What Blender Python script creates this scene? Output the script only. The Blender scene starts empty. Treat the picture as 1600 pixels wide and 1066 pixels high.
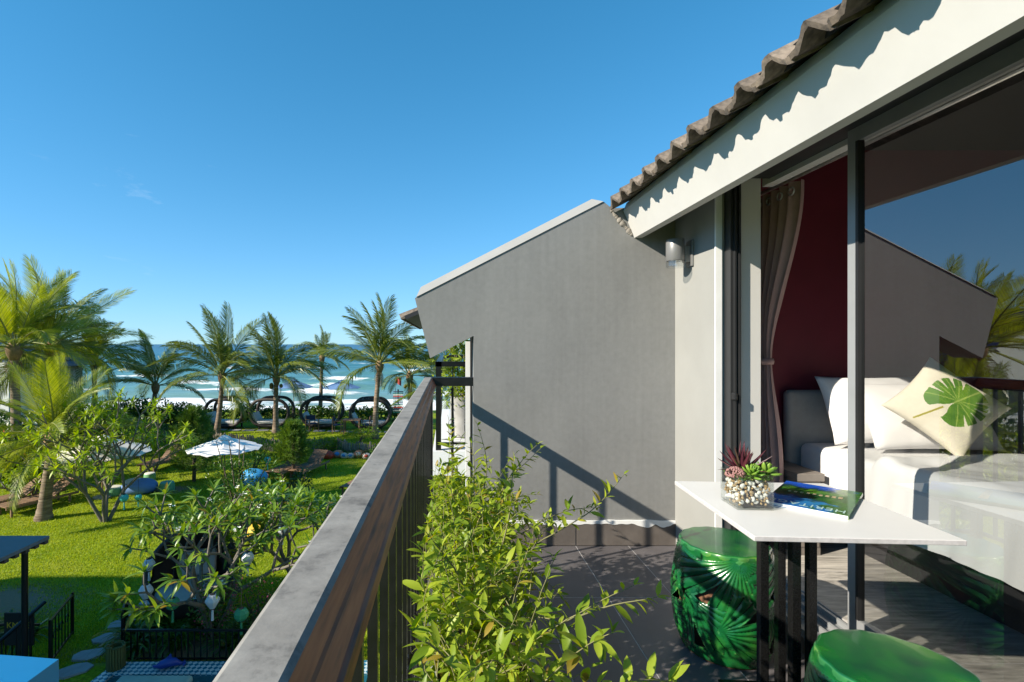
import bpy, bmesh, math, random
import numpy as np
from mathutils import Vector, Matrix, Euler

random.seed(7); np.random.seed(7)
scene = bpy.context.scene
COL = scene.collection
R = math.radians
CZ = 5.0                       # eye height above the lawn
BF = CZ - 1.32                 # balcony floor
RF = CZ - 1.21                 # bedroom floor
FPX = 800.0; CX = 700.0; CY = 538.0

# ------------------------------------------------------------------ camera
cam = bpy.data.cameras.new("camera")
cam.sensor_width = 36.0; cam.lens = 18.0
cam.shift_x = 0.0625; cam.shift_y = 0.0031
cam.clip_start = 0.03; cam.clip_end = 60000
cam_o = bpy.data.objects.new("camera", cam); COL.objects.link(cam_o)
cam_o.location = (0, 0, CZ); cam_o.rotation_euler = (R(90), 0, 0)
scene.camera = cam_o

# ------------------------------------------------------------------ sky, sun, exposure
SUN = Vector((1.0, 0.45, -0.60)).normalized()
world = bpy.data.worlds.new("World"); scene.world = world; world.use_nodes = True
wn = world.node_tree.nodes; wl = world.node_tree.links; wn.clear()
wo = wn.new("ShaderNodeOutputWorld"); wb = wn.new("ShaderNodeBackground")
sky = wn.new("ShaderNodeTexSky"); sky.sky_type = 'NISHITA'; sky.sun_disc = False
sky.sun_elevation = math.asin(-SUN.z)
sky.sun_rotation = math.atan2(-SUN.x, -SUN.y)
sky.air_density = 0.8; sky.dust_density = 0.0; sky.ozone_density = 1.6; sky.altitude = 10
tc = wn.new("ShaderNodeTexCoord"); mp = wn.new("ShaderNodeMapping")
mp.inputs['Scale'].default_value = (1.6, 1.6, 6.0); mp.inputs['Rotation'].default_value = (0.1, 0.25, 0.6); mp.inputs['Location'].default_value = (0.7, 4.1, 2.3)
nz = wn.new("ShaderNodeTexNoise"); nz.inputs['Scale'].default_value = 1.7; nz.inputs['Detail'].default_value = 9
nz.inputs['Roughness'].default_value = 0.62; nz.inputs['Distortion'].default_value = 0.35
rp = wn.new("ShaderNodeMapRange"); rp.inputs['From Min'].default_value = 0.645; rp.inputs['From Max'].default_value = 0.95
rp.inputs['To Max'].default_value = 0.62
mx = wn.new("ShaderNodeMix"); mx.data_type = 'RGBA'
mx.inputs['B'].default_value = (3.2, 3.6, 4.2, 1)
wl.new(tc.outputs['Generated'], mp.inputs['Vector']); wl.new(mp.outputs[0], nz.inputs['Vector'])
wl.new(nz.outputs['Fac'], rp.inputs['Value']); wl.new(rp.outputs[0], mx.inputs['Factor'])
hsv = wn.new('ShaderNodeHueSaturation'); hsv.inputs['Hue'].default_value = 0.492; hsv.inputs['Saturation'].default_value = 1.12; hsv.inputs['Value'].default_value = 1.0
wl.new(sky.outputs[0], hsv.inputs['Color']); 
dv_ = wn.new('ShaderNodeVectorMath'); dv_.operation = 'DIVIDE'; dv_.inputs[1].default_value = (2.6, 4.6, 9.0); wl.new(hsv.outputs[0], dv_.inputs[0])
ad_ = wn.new('ShaderNodeVectorMath'); ad_.operation = 'ADD'; ad_.inputs[1].default_value = (1, 1, 1); wl.new(dv_.outputs[0], ad_.inputs[0])
sk_ = wn.new('ShaderNodeVectorMath'); sk_.operation = 'DIVIDE'; wl.new(hsv.outputs[0], sk_.inputs[0]); wl.new(ad_.outputs[0], sk_.inputs[1])
hs2 = wn.new('ShaderNodeHueSaturation'); hs2.inputs['Hue'].default_value = 0.490; hs2.inputs['Saturation'].default_value = 1.20; wl.new(sk_.outputs[0], hs2.inputs['Color'])
wl.new(hs2.outputs[0], mx.inputs['A']); wl.new(mx.outputs['Result'], wb.inputs['Color'])
wb.inputs['Strength'].default_value = 0.13
wl.new(wb.outputs[0], wo.inputs[0])

sl = bpy.data.lights.new("sun", 'SUN'); sl.energy = 3.7; sl.angle = R(0.53); sl.color = (1.0, 0.915, 0.77)
so = bpy.data.objects.new("sun", sl); COL.objects.link(so)
so.rotation_euler = SUN.to_track_quat('-Z', 'Y').to_euler(); so.location = (-20, -9, 30)
scene.view_settings.view_transform = 'Standard'; scene.view_settings.look = 'None'
scene.view_settings.exposure = 1.23; scene.view_settings.gamma = 1.0
scene.view_settings.use_curve_mapping = False
scene.render.engine = 'CYCLES'
scene.cycles.max_bounces = 10; scene.cycles.transparent_max_bounces = 24
scene.cycles.use_denoising = True
scene.cycles.caustics_reflective = False; scene.cycles.caustics_refractive = False

# ------------------------------------------------------------------ helpers
def P(px, py, d): return Vector(((px - CX) * d / FPX, d, CZ - (py - CY) * d / FPX))
def G(px, py, z=0.0):
    d = (CZ - z) * FPX / (py - CY); return Vector(((px - CX) * d / FPX, d, z))

MATS = {}
def newmat(name):
    m = bpy.data.materials.new(name); m.use_nodes = True
    n = m.node_tree.nodes; l = m.node_tree.links
    b = n["Principled BSDF"]; MATS[name] = m
    return m, n, l, b
def ramp(n, stops):
    r = n.new("ShaderNodeValToRGB"); e = r.color_ramp.elements
    while len(e) < len(stops): e.new(0.5)
    for k, (p, c) in enumerate(stops):
        e[k].position = p; e[k].color = (c[0], c[1], c[2], 1)
    return r
def mul(c, f): return tuple(min(1, x * f) for x in c)
def mat(name, col, rough=0.6, var=0.12, scale=6.0, bump=0.0, bscale=None, metal=0.0, coat=0.0, rnd=0.0, col2=None, stretch=None, spec=0.5, detail=6):
    """painted / solid surface: two-tone noise, optional bump, optional per-object variation"""
    m, n, l, b = newmat(name)
    t = n.new("ShaderNodeTexCoord"); mpn = n.new("ShaderNodeMapping")
    if stretch: mpn.inputs['Scale'].default_value = stretch
    l.new(t.outputs['Object'], mpn.inputs['Vector'])
    z = n.new("ShaderNodeTexNoise"); z.inputs['Scale'].default_value = scale; z.inputs['Detail'].default_value = detail
    z.inputs['Roughness'].default_value = 0.6
    l.new(mpn.outputs[0], z.inputs['Vector'])
    c2 = col2 if col2 else mul(col, 1 + var)
    rp_ = ramp(n, [(0.32, mul(col, 1 - var) if not col2 else col), (0.68, c2)])
    l.new(z.outputs['Fac'], rp_.inputs[0])
    out = rp_.outputs[0]
    if rnd:
        oi = n.new("ShaderNodeObjectInfo"); mr = n.new("ShaderNodeMapRange")
        mr.inputs['To Min'].default_value = 1 - rnd; mr.inputs['To Max'].default_value = 1 + rnd
        l.new(oi.outputs['Random'], mr.inputs['Value'])
        v = n.new("ShaderNodeVectorMath"); v.operation = 'SCALE'
        l.new(out, v.inputs[0]); l.new(mr.outputs[0], v.inputs['Scale']); out = v.outputs[0]
    l.new(out, b.inputs['Base Color'])
    mr2 = n.new("ShaderNodeMapRange"); mr2.inputs['To Min'].default_value = max(0.02, rough - 0.08); mr2.inputs['To Max'].default_value = min(1, rough + 0.08)
    l.new(z.outputs['Fac'], mr2.inputs['Value']); l.new(mr2.outputs[0], b.inputs['Roughness'])
    b.inputs['Metallic'].default_value = metal; b.inputs['Coat Weight'].default_value = coat
    b.inputs['Coat Roughness'].default_value = 0.06; b.inputs['Specular IOR Level'].default_value = spec
    if bump:
        z2 = n.new("ShaderNodeTexNoise"); z2.inputs['Scale'].default_value = bscale or scale * 8; z2.inputs['Detail'].default_value = 5
        l.new(mpn.outputs[0], z2.inputs['Vector'])
        bp = n.new("ShaderNodeBump"); bp.inputs['Strength'].default_value = min(1, bump); bp.inputs['Distance'].default_value = 0.0025
        l.new(z2.outputs['Fac'], bp.inputs['Height']); l.new(bp.outputs[0], b.inputs['Normal'])
    return m
def leafmat(name, ca, cb, trans=0.35, rough=0.45, cc=None):
    """foliage: colour between ca and cb by the per-face value 'rnd' and per object, with light coming through"""
    m, n, l, b = newmat(name)
    at = n.new("ShaderNodeAttribute"); at.attribute_name = 'rnd'
    oi = n.new("ShaderNodeObjectInfo"); ad = n.new("ShaderNodeMath"); ad.operation = 'ADD'
    l.new(at.outputs['Fac'], ad.inputs[0]); l.new(oi.outputs['Random'], ad.inputs[1])
    fr = n.new("ShaderNodeMath"); fr.operation = 'FRACT'; l.new(ad.outputs[0], fr.inputs[0])
    st = [(0.0, ca), (0.85, cb)] + ([(0.93, cb), (0.97, cc)] if cc else [])
    r = ramp(n, st); l.new(fr.outputs[0], r.inputs[0])
    l.new(r.outputs[0], b.inputs['Base Color']); b.inputs['Roughness'].default_value = rough
    b.inputs['Specular IOR Level'].default_value = 0.4
    tr = n.new("ShaderNodeBsdfTranslucent")
    hs = n.new("ShaderNodeHueSaturation"); hs.inputs['Hue'].default_value = 0.485; hs.inputs['Value'].default_value = 1.5; hs.inputs['Saturation'].default_value = 1.1
    l.new(r.outputs[0], hs.inputs['Color']); l.new(hs.outputs[0], tr.inputs['Color'])
    ms = n.new("ShaderNodeMixShader"); ms.inputs[0].default_value = trans
    l.new(b.outputs[0], ms.inputs[1]); l.new(tr.outputs[0], ms.inputs[2])
    l.new(ms.outputs[0], n["Material Output"].inputs['Surface'])
    return m
def glassmat(name, tint, f0=0.08, rough=0.0):
    """thin pane: see-through with a mirror reflection that grows towards grazing angles"""
    m, n, l, b = newmat(name); n.remove(b)
    t = n.new("ShaderNodeBsdfTransparent"); t.inputs[0].default_value = (*tint, 1)
    g = n.new("ShaderNodeBsdfGlossy"); g.inputs['Roughness'].default_value = rough; g.inputs['Color'].default_value = (1, 1, 1, 1)
    lw = n.new("ShaderNodeLayerWeight"); lw.inputs['Blend'].default_value = 0.5
    pw = n.new("ShaderNodeMath"); pw.operation = 'POWER'; pw.inputs[1].default_value = 4.0
    l.new(lw.outputs['Facing'], pw.inputs[0])
    mr = n.new("ShaderNodeMapRange"); mr.inputs['To Min'].default_value = f0
    l.new(pw.outputs[0], mr.inputs['Value'])
    ms = n.new("ShaderNodeMixShader"); l.new(mr.outputs[0], ms.inputs[0]); l.new(t.outputs[0], ms.inputs[1]); l.new(g.outputs[0], ms.inputs[2])
    l.new(ms.outputs[0], n["Material Output"].inputs['Surface'])
    return m

def tag(o, label=None, cat=None, group=None, kind=None):
    if label: o["label"] = label
    if cat: o["category"] = cat
    if group: o["group"] = group
    if kind: o["kind"] = kind
    return o
def thing(name, label, cat, loc=(0, 0, 0), rz=0.0, group=None):
    o = bpy.data.objects.new(name, None); COL.objects.link(o); o.empty_display_size = 0.1
    o.location = loc; o.rotation_euler = (0, 0, rz)
    return tag(o, label, cat, group)
def link(name, me, parent=None, loc=(0, 0, 0), rot=None, scl=None):
    o = bpy.data.objects.new(name, me); COL.objects.link(o)
    if parent: o.parent = parent
    o.location = loc
    if rot is not None: o.rotation_euler = rot
    if scl is not None: o.scale = scl if hasattr(scl, '__len__') else (scl, scl, scl)
    return o
def linkm(name, me, parent, m):
    o = bpy.data.objects.new(name, me); COL.objects.link(o); o.parent = parent; o.matrix_basis = m
    return o
def copy_tree(o, parent=None):
    c = o.copy(); COL.objects.link(c); c.parent = parent
    for ch in list(o.children): copy_tree(ch, c)
    return c

class MB:
    """collects shapes; build() links them as one mesh object"""
    def __init__(s): s.v = []; s.f = []; s.mi = []; s.cur = 0; s.rnd = []; s.r = 0.0
    def add(s, vs, fs):
        o = len(s.v); s.v.extend([tuple(v) for v in vs])
        for f in fs: s.f.append([i + o for i in f]); s.mi.append(s.cur); s.rnd.append(s.r)
        return s
    def box(s, lo, hi, m=None, bev=0.0):
        x0, y0, z0 = lo; x1, y1, z1 = hi
        if bev > 0:
            return s.rbox(lo, hi, bev, m)
        vs = [(x0,y0,z0),(x1,y0,z0),(x1,y1,z0),(x0,y1,z0),(x0,y0,z1),(x1,y0,z1),(x1,y1,z1),(x0,y1,z1)]
        if m: vs = [m @ Vector(v) for v in vs]
        return s.add(vs, [(3,2,1,0),(4,5,6,7),(0,1,5,4),(1,2,6,5),(2,3,7,6),(3,0,4,7)])
    def rbox(s, lo, hi, b, m=None):
        bm = bmesh.new(); bmesh.ops.create_cube(bm, size=1)
        for v in bm.verts: v.co = Vector([lo[k] + (v.co[k] + .5) * (hi[k] - lo[k]) for k in range(3)])
        bmesh.ops.bevel(bm, geom=bm.edges[:], offset=b, segments=2 if b < .02 else 4, profile=0.5, affect='EDGES')
        vs = [(m @ v.co if m else v.co.copy()) for v in bm.verts]
        bm.verts.index_update(); fs = [[v.index for v in f.verts] for f in bm.faces]; bm.free()
        return s.add(vs, fs)
    def tube(s, pts, rad, n=8, caps=True, sq=1.0):
        pts = [Vector(p) for p in pts]
        if not hasattr(rad, '__len__'): rad = [rad] * len(pts)
        vs = []; up = None
        for i, p in enumerate(pts):
            d = (pts[min(i + 1, len(pts) - 1)] - pts[max(i - 1, 0)])
            d = d.normalized() if d.length > 1e-9 else Vector((0, 0, 1))
            if up is None:
                a = Vector((0, 0, 1)) if abs(d.z) < .9 else Vector((1, 0, 0)); up = d.cross(a).normalized()
            up = (up - d * up.dot(d)); up = up.normalized() if up.length > 1e-9 else d.orthogonal().normalized()
            w = d.cross(up)
            for k in range(n):
                a = 2 * math.pi * k / n + math.pi / n
                vs.append(p + (up * math.cos(a) + w * math.sin(a) * sq) * rad[i])
        fs = []
        for i in range(len(pts) - 1):
            for k in range(n):
                fs.append((i*n+k, i*n+(k+1) % n, (i+1)*n+(k+1) % n, (i+1)*n+k))
        if caps: fs.append(tuple(reversed(range(n)))); fs.append(tuple(range((len(pts)-1)*n, len(pts)*n)))
        return s.add(vs, fs)
    def lathe(s, prof, n=24, c=(0, 0, 0)):
        vs = []; 
        for r, z in prof:
            for k in range(n):
                a = 2 * math.pi * k / n; vs.append((c[0] + r * math.cos(a), c[1] + r * math.sin(a), c[2] + z))
        fs = [(i*n+k, i*n+(k+1) % n, (i+1)*n+(k+1) % n, (i+1)*n+k) for i in range(len(prof)-1) for k in range(n)]
        if prof[0][0] > 1e-4: fs.append(tuple(reversed(range(n))))
        if prof[-1][0] > 1e-4: fs.append(tuple(range((len(prof)-1)*n, len(prof)*n)))
        return s.add(vs, fs)
    def prism(s, poly, a, b, axis='y'):
        """polygon (x,z) extruded along y (or (x,y) along z)"""
        n = len(poly)
        if axis == 'y': vs = [(x, a, z) for x, z in poly] + [(x, b, z) for x, z in poly]
        elif axis == 'z': vs = [(x, y, a) for x, y in poly] + [(x, y, b) for x, y in poly]
        else: vs = [(a, y, z) for y, z in poly] + [(b, y, z) for y, z in poly]
        fs = [tuple(range(n)), tuple(reversed(range(n, 2*n)))] + [(k, k + n, (k+1) % n + n, (k+1) % n) for k in range(n)]
        return s.add(vs, fs)
    def mesh(s, name, mats, smooth=False, off=None, norm=True):
        me = bpy.data.meshes.new(name)
        vs = s.v if off is None else [(v[0]-off[0], v[1]-off[1], v[2]-off[2]) for v in s.v]
        me.from_pydata(vs, [], s.f)
        for m in (mats if isinstance(mats, (list, tuple)) else [mats]): me.materials.append(MATS[m] if isinstance(m, str) else m)
        me.polygons.foreach_set('material_index', s.mi)
        if any(s.rnd):
            a = me.attributes.new('rnd', 'FLOAT', 'FACE'); a.data.foreach_set('value', s.rnd)
        if smooth: me.polygons.foreach_set('use_smooth', [True] * len(s.f))
        if norm:
            bm = bmesh.new(); bm.from_mesh(me); bmesh.ops.recalc_face_normals(bm, faces=bm.faces[:]); bm.to_mesh(me); bm.free()
        if smooth is not True and smooth: me.set_sharp_from_angle(angle=R(smooth))
        me.update(); return me
    def build(s, name, mats, parent=None, smooth=False, world=True, norm=True):
        off = tuple(parent.location) if (parent and world) else None
        if off is not None and parent.parent: off = tuple(Vector(off) + parent.parent.location)
        me = s.mesh(name, mats, smooth, off, norm)
        return link(name, me, parent)
def npmesh(name, V, F, mats, rnd=None, smooth=False):
    """fast mesh from arrays: F is (n,3) or (n,4)"""
    me = bpy.data.meshes.new(name); k = F.shape[1]
    me.vertices.add(len(V)); me.vertices.foreach_set('co', np.asarray(V, np.float32).ravel())
    me.loops.add(F.size); me.loops.foreach_set('vertex_index', F.astype(np.int32).ravel())
    me.polygons.add(len(F)); me.polygons.foreach_set('loop_start', np.arange(0, F.size, k, dtype=np.int32))
    me.polygons.foreach_set('loop_total', np.full(len(F), k, np.int32))
    for m in (mats if isinstance(mats, (list, tuple)) else [mats]): me.materials.append(MATS[m])
    if rnd is not None:
        a = me.attributes.new('rnd', 'FLOAT', 'FACE'); a.data.foreach_set('value', np.asarray(rnd, np.float32))
    if smooth: me.polygons.foreach_set('use_smooth', np.ones(len(F), bool))
    me.update(calc_edges=True); me.validate(); return me
def structure(o): o["kind"] = "structure"; return o
def smooth01(t): t = max(0., min(1., t)); return t * t * (3 - 2 * t)
def vnoise(x, y, s=0):
    return (math.sin(x*1.7+s)*math.cos(y*1.3-s*2)+math.sin(x*.63-y*.81+s*3)+.5*math.sin(x*3.1+y*2.3+s))/2.5

# leaves -------------------------------------------------------------
def leaf_template(w=0.28, fold=0.12, droop=0.18, n=4):
    """unit-length leaf along +x: midrib and two margins"""
    vs = []; fs = []
    for i in range(n + 1):
        t = i / n; ww = w * 0.5 * (math.sin(math.pi * min(1, t ** 0.8 * 0.98 + .02)) ** 0.8)
        z = -droop * t * t
        vs += [(t, -ww, z + fold * ww * 2), (t, 0, z), (t, ww, z + fold * ww * 2)]
    for i in range(n):
        a = i * 3
        fs += [(a, a+3, a+4, a+1), (a+1, a+4, a+5, a+2)]
    return np.array(vs), np.array(fs)
def frame(d, roll=0.0):
    d = Vector(d).normalized()
    a = Vector((0, 0, 1)) if abs(d.z) < .97 else Vector((1, 0, 0))
    y = a.cross(d).normalized(); z = d.cross(y)
    m = Matrix((d, y, z)).transposed()
    return (m @ Matrix.Rotation(roll, 3, 'X'))
def leaves(parent, places, tmpl, mname, n_obj=0, pname='leaf', world=True, mats=None):
    """places: (pos, dir, size, roll). Largest seen ones become objects of their own, the rest one part"""
    off = Vector(parent.location) if world else Vector((0, 0, 0))
    eye = Vector((0, 0, CZ))
    pl = sorted(places, key=lambda p: -(p[2] / max(.2, (Vector(p[0]) + (Vector((0,0,0)) if world else Vector(parent.location)) - eye).length)))
    V, F = tmpl
    if n_obj:
        ms = []
        for q in range(4):
            V2 = V.copy(); V2[:, 2] += 0.07 * (q - 1.5) * V[:, 0] ** 2; V2[:, 1] += 0.05 * (q - 1.5) * V[:, 0] ** 2
            ms.append(npmesh(pname, V2, F, mname, smooth=True))
        for i, (p, d, s, ro) in enumerate(pl[:n_obj]):
            m = Matrix.Translation(Vector(p) - off) @ frame(d, ro).to_4x4() @ Matrix.Scale(s, 4)
            linkm(pname, ms[i % 4], parent, m)
    rest = pl[n_obj:]
    if rest:
        Fr = np.array([np.array(frame(d, ro)) for p, d, s, ro in rest]); S = np.array([s for p, d, s, ro in rest])
        Po = np.array([tuple(Vector(p) - off) for p, d, s, ro in rest])
        VV = np.einsum('nij,kj->nki', Fr, V) * S[:, None, None] + Po[:, None, :]
        nv = len(V); FF = (F[None] + (np.arange(len(rest)) * nv)[:, None, None]).reshape(-1, F.shape[1])
        rn = np.repeat(np.random.rand(len(rest)), len(F))
        me = npmesh('foliage', VV.reshape(-1, 3), FF, mname, rn)
        o = link('foliage', me, parent)
        o["kind"] = "stuff"
        return o
def rdir(zmin=-1, zmax=1):
    z = random.uniform(zmin, zmax); a = random.uniform(0, 2*math.pi); r = math.sqrt(max(0, 1-z*z))
    return Vector((r*math.cos(a), r*math.sin(a), z))
# ------------------------------------------------------------------ materials
# old grey render: trowel patches, faint rain streaks, a hairline seam, stains of their own shape
m, n, l, b = newmat('grey_render')
t = n.new("ShaderNodeTexCoord")
def nzs(scale, st, det=8, rough=.6):
    mp_ = n.new("ShaderNodeMapping"); mp_.inputs['Scale'].default_value = st; l.new(t.outputs['Object'], mp_.inputs['Vector'])
    z_ = n.new("ShaderNodeTexNoise"); z_.inputs['Scale'].default_value = scale; z_.inputs['Detail'].default_value = det; z_.inputs['Roughness'].default_value = rough
    l.new(mp_.outputs[0], z_.inputs['Vector']); return z_
za = nzs(1.3, (1, 1, .8), 9); zb_ = nzs(9, (3.0, 1, .10), 6); zc2 = nzs(30, (1, 1, 1), 8); zd = nzs(3.4, (1, 1, .7), 10, .7)
ra = ramp(n, [(0.3, (0.212, 0.213, 0.210)), (0.7, (0.252, 0.251, 0.244))]); l.new(za.outputs['Fac'], ra.inputs[0]); out = ra.outputs[0]
for zz_, lo_, hi_, p0_, p1_ in ((zb_, .95, 1.02, .30, .62), (zd, .94, 1.03, .34, .66), (zc2, .93, 1.05, .3, .7)):
    rr_ = ramp(n, [(p0_, (lo_,) * 3), (p1_, (hi_,) * 3)]); l.new(zz_.outputs['Fac'], rr_.inputs[0])
    q = n.new("ShaderNodeMix"); q.data_type = 'RGBA'; q.blend_type = 'MULTIPLY'; q.inputs['Factor'].default_value = 1; l.new(out, q.inputs['A']); l.new(rr_.outputs[0], q.inputs['B']); out = q.outputs['Result']
l.new(out, b.inputs['Base Color']); b.inputs['Roughness'].default_value = .86; b.inputs['Specular IOR Level'].default_value = .25
bp = n.new("ShaderNodeBump"); bp.inputs['Strength'].default_value = .35; bp.inputs['Distance'].default_value = .004
ad = n.new("ShaderNodeMath"); ad.operation = 'MULTIPLY_ADD'; ad.inputs[1].default_value = .5; l.new(zc2.outputs['Fac'], ad.inputs[0]); l.new(zd.outputs['Fac'], ad.inputs[2])
l.new(ad.outputs[0], bp.inputs['Height']); l.new(bp.outputs[0], b.inputs['Normal'])
mat('pale_render', (0.29, 0.285, 0.27), 0.85, 0.08, 2.5, 0.2, 60, detail=10)
mat('facade_paint', (0.30, 0.30, 0.285), 0.8, 0.06, 2.0, 0.18, 60)
mat('fascia_paint', (0.565, 0.555, 0.53), 0.8, 0.05, 2.2, 0.12, 45)
mat('white_paint', (0.80, 0.80, 0.79), 0.6, 0.05, 5.0, 0.2, 40)
mat('red_wall', (0.155, 0.015, 0.032), 0.55, 0.1, 3.0, 0.1, 80)
mat('dark_ceiling', (0.05, 0.048, 0.045), 0.7, 0.05, 2.0)
mat('ceiling_paint', (0.55, 0.54, 0.52), 0.85, 0.03, 2.0)
mat('clay_mortar', (0.17, 0.15, 0.13), 0.95, 0.0, 30, 1.0, 80, col2=(0.36, 0.33, 0.29))
mat('clay_tile', (0.055, 0.045, 0.038), 0.95, 0.0, 22.0, 1.0, 60, rnd=0.30, col2=(0.25, 0.20, 0.155), detail=12)
mat('slate_tile', (0.115, 0.106, 0.110), 0.42, 0.14, 5.0, 0.12, 60, rnd=0.10, detail=9)
mat('grout', (0.42, 0.40, 0.39), 0.9, 0.1, 20)
mat('skirt_tile', (0.13, 0.112, 0.10), 0.5, 0.15, 9.0, 0.1, 60, rnd=0.06)
mat('alu_grey', (0.30, 0.31, 0.32), 0.38, 0.05, 8.0, metal=0.2)
mat('alu_dark', (0.035, 0.036, 0.038), 0.4, 0.06, 8.0, metal=0.3)
mat('rubber_black', (0.012, 0.012, 0.013), 0.5, 0.1, 8)
mat('iron_black', (0.008, 0.008, 0.009), 0.35, 0.3, 30, 0.15, 120, coat=0.1, spec=.35)
mat('speckled_iron', (0.006, 0.006, 0.006), 0.22, 0.0, 160, 0.1, 90, col2=(0.012, 0.012, 0.012), spec=.3)
mat('plank_floor', (0.22, 0.205, 0.185), 0.5, 0.0, 5.0, 0.15, 40, rnd=0.12, col2=(0.60, 0.56, 0.50), stretch=(0.8, 9, 9), detail=9)
mat('bed_linen', (0.74, 0.735, 0.73), 0.8, 0.02, 4.0, 0.3, 9)
mat('pillow_cotton', (0.79, 0.77, 0.765), 0.85, 0.02, 6.0, 0.5, 12)
mat('cushion_canvas', (0.72, 0.66, 0.53), 0.85, 0.03, 40, 0.3, 160)
mat('leaf_print_dark', (0.045, 0.15, 0.012), 0.8, 0.0, 9, col2=(0.13, 0.27, 0.03))
mat('leaf_print_light', (0.26, 0.36, 0.08), 0.8, 0.2, 12)
mat('leaf_print_stem', (0.36, 0.32, 0.04), 0.8, 0.1, 12)
mat('headboard_fabric', (0.32, 0.305, 0.29), 0.9, 0.06, 30, 0.4, 200)
mat('dark_base', (0.02, 0.02, 0.022), 0.6, 0.1, 8)
mat('night_laminate', (0.20, 0.175, 0.155), 0.5, 0.08, 6, stretch=(6, 1, 6))
mat('curtain_fabric', (0.42, 0.275, 0.265), 0.9, 0.06, 20, 0.2, 120)
mat('eyelet_metal', (0.75, 0.74, 0.72), 0.3, 0.05, 8, metal=0.8)
mat('quartz_top', (0.70, 0.69, 0.665), 0.35, 0.03, 3.0, 0.03, 80)
mat('edge_stone', (0.52, 0.49, 0.49), 0.7, 0.12, 60)
glassmat('pane_glass', (0.72, 0.735, 0.735), 0.20)
glassmat('vase_glass', (0.95, 0.965, 0.955), 0.06)
glassmat('lamp_glass', (0.85, 0.87, 0.88), 0.10)
mat('lamp_grey', (0.20, 0.20, 0.20), 0.4, 0.05, 10, metal=0.2)

# handrail: weathered grey top, brown varnished timber sides with worn patches
m, n, l, b = newmat('handrail_top')
t = n.new("ShaderNodeTexCoord"); z1 = n.new("ShaderNodeTexNoise"); z1.inputs['Scale'].default_value = 22; z1.inputs['Detail'].default_value = 10; z1.inputs['Roughness'].default_value = 0.68
z2 = n.new("ShaderNodeTexNoise"); z2.inputs['Scale'].default_value = 13; z2.inputs['Detail'].default_value = 8
l.new(t.outputs['Object'], z1.inputs['Vector']); l.new(t.outputs['Object'], z2.inputs['Vector'])
r1 = ramp(n, [(0.30, (0.11, 0.102, 0.09)), (0.45, (0.25, 0.235, 0.21)), (0.7, (0.34, 0.32, 0.285))]); l.new(z1.outputs['Fac'], r1.inputs[0])
r2 = ramp(n, [(0.35, (0.80, 0.79, 0.78)), (0.65, (1, 1, 1))]); l.new(z2.outputs['Fac'], r2.inputs[0])
mm = n.new("ShaderNodeMix"); mm.data_type = 'RGBA'; mm.blend_type = 'MULTIPLY'; mm.inputs['Factor'].default_value = 1
l.new(r1.outputs[0], mm.inputs['A']); l.new(r2.outputs[0], mm.inputs['B']); l.new(mm.outputs['Result'], b.inputs['Base Color'])
b.inputs['Roughness'].default_value = 0.75
bp = n.new("ShaderNodeBump"); bp.inputs['Strength'].default_value = .35; bp.inputs['Distance'].default_value = .003
l.new(z1.outputs['Fac'], bp.inputs['Height']); l.new(bp.outputs[0], b.inputs['Normal'])
m, n, l, b = newmat('handrail_side')
t = n.new("ShaderNodeTexCoord"); mpn = n.new("ShaderNodeMapping"); mpn.inputs['Scale'].default_value = (40, 3.5, 40)
l.new(t.outputs['Object'], mpn.inputs['Vector'])
z1 = n.new("ShaderNodeTexNoise"); z1.inputs['Scale'].default_value = 3; z1.inputs['Detail'].default_value = 9; l.new(mpn.outputs[0], z1.inputs['Vector'])
r1 = ramp(n, [(0.28, (0.055, 0.015, 0.006)), (0.5, (0.23, 0.066, 0.019)), (0.75, (0.36, 0.12, 0.038))]); l.new(z1.outputs['Fac'], r1.inputs[0])
l.new(r1.outputs[0], b.inputs['Base Color']); b.inputs['Roughness'].default_value = .5; b.inputs['Specular IOR Level'].default_value = .3; b.inputs['Coat Weight'].default_value = .22; b.inputs['Coat Roughness'].default_value = .2
bp = n.new("ShaderNodeBump"); bp.inputs['Strength'].default_value = .2; bp.inputs['Distance'].default_value = .003
l.new(z1.outputs['Fac'], bp.inputs['Height']); l.new(bp.outputs[0], b.inputs['Normal'])

# ceramic glaze of the stools: green, bluish where it pools (attribute pool), pale gold on the ridges
m, n, l, b = newmat('green_glaze')
at = n.new("ShaderNodeAttribute"); at.attribute_name = 'pool'
t = n.new("ShaderNodeTexCoord"); z1 = n.new("ShaderNodeTexNoise"); z1.inputs['Scale'].default_value = 9; z1.inputs['Detail'].default_value = 4; l.new(t.outputs['Object'], z1.inputs['Vector'])
r0 = ramp(n, [(0.3, (0.003, 0.055, 0.028)), (0.52, (0.009, 0.115, 0.028)), (0.75, (0.04, 0.18, 0.022))]); l.new(z1.outputs['Fac'], r0.inputs[0])
r1 = ramp(n, [(0.0, (0.004, 0.03, 0.045)), (0.22, (0.5, 0.9, 0.7)), (0.75, (1, 1, 1)), (1.0, (5.5, 2.0, 2.2))]); l.new(at.outputs['Fac'], r1.inputs[0])
mm = n.new("ShaderNodeMix"); mm.data_type = 'RGBA'; mm.blend_type = 'MULTIPLY'; mm.inputs['Factor'].default_value = 1
l.new(r0.outputs[0], mm.inputs['A']); l.new(r1.outputs[0], mm.inputs['B']); l.new(mm.outputs['Result'], b.inputs['Base Color'])
b.inputs['Roughness'].default_value = .24; b.inputs['Coat Weight'].default_value = .35; b.inputs['Coat Roughness'].default_value = .05
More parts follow.
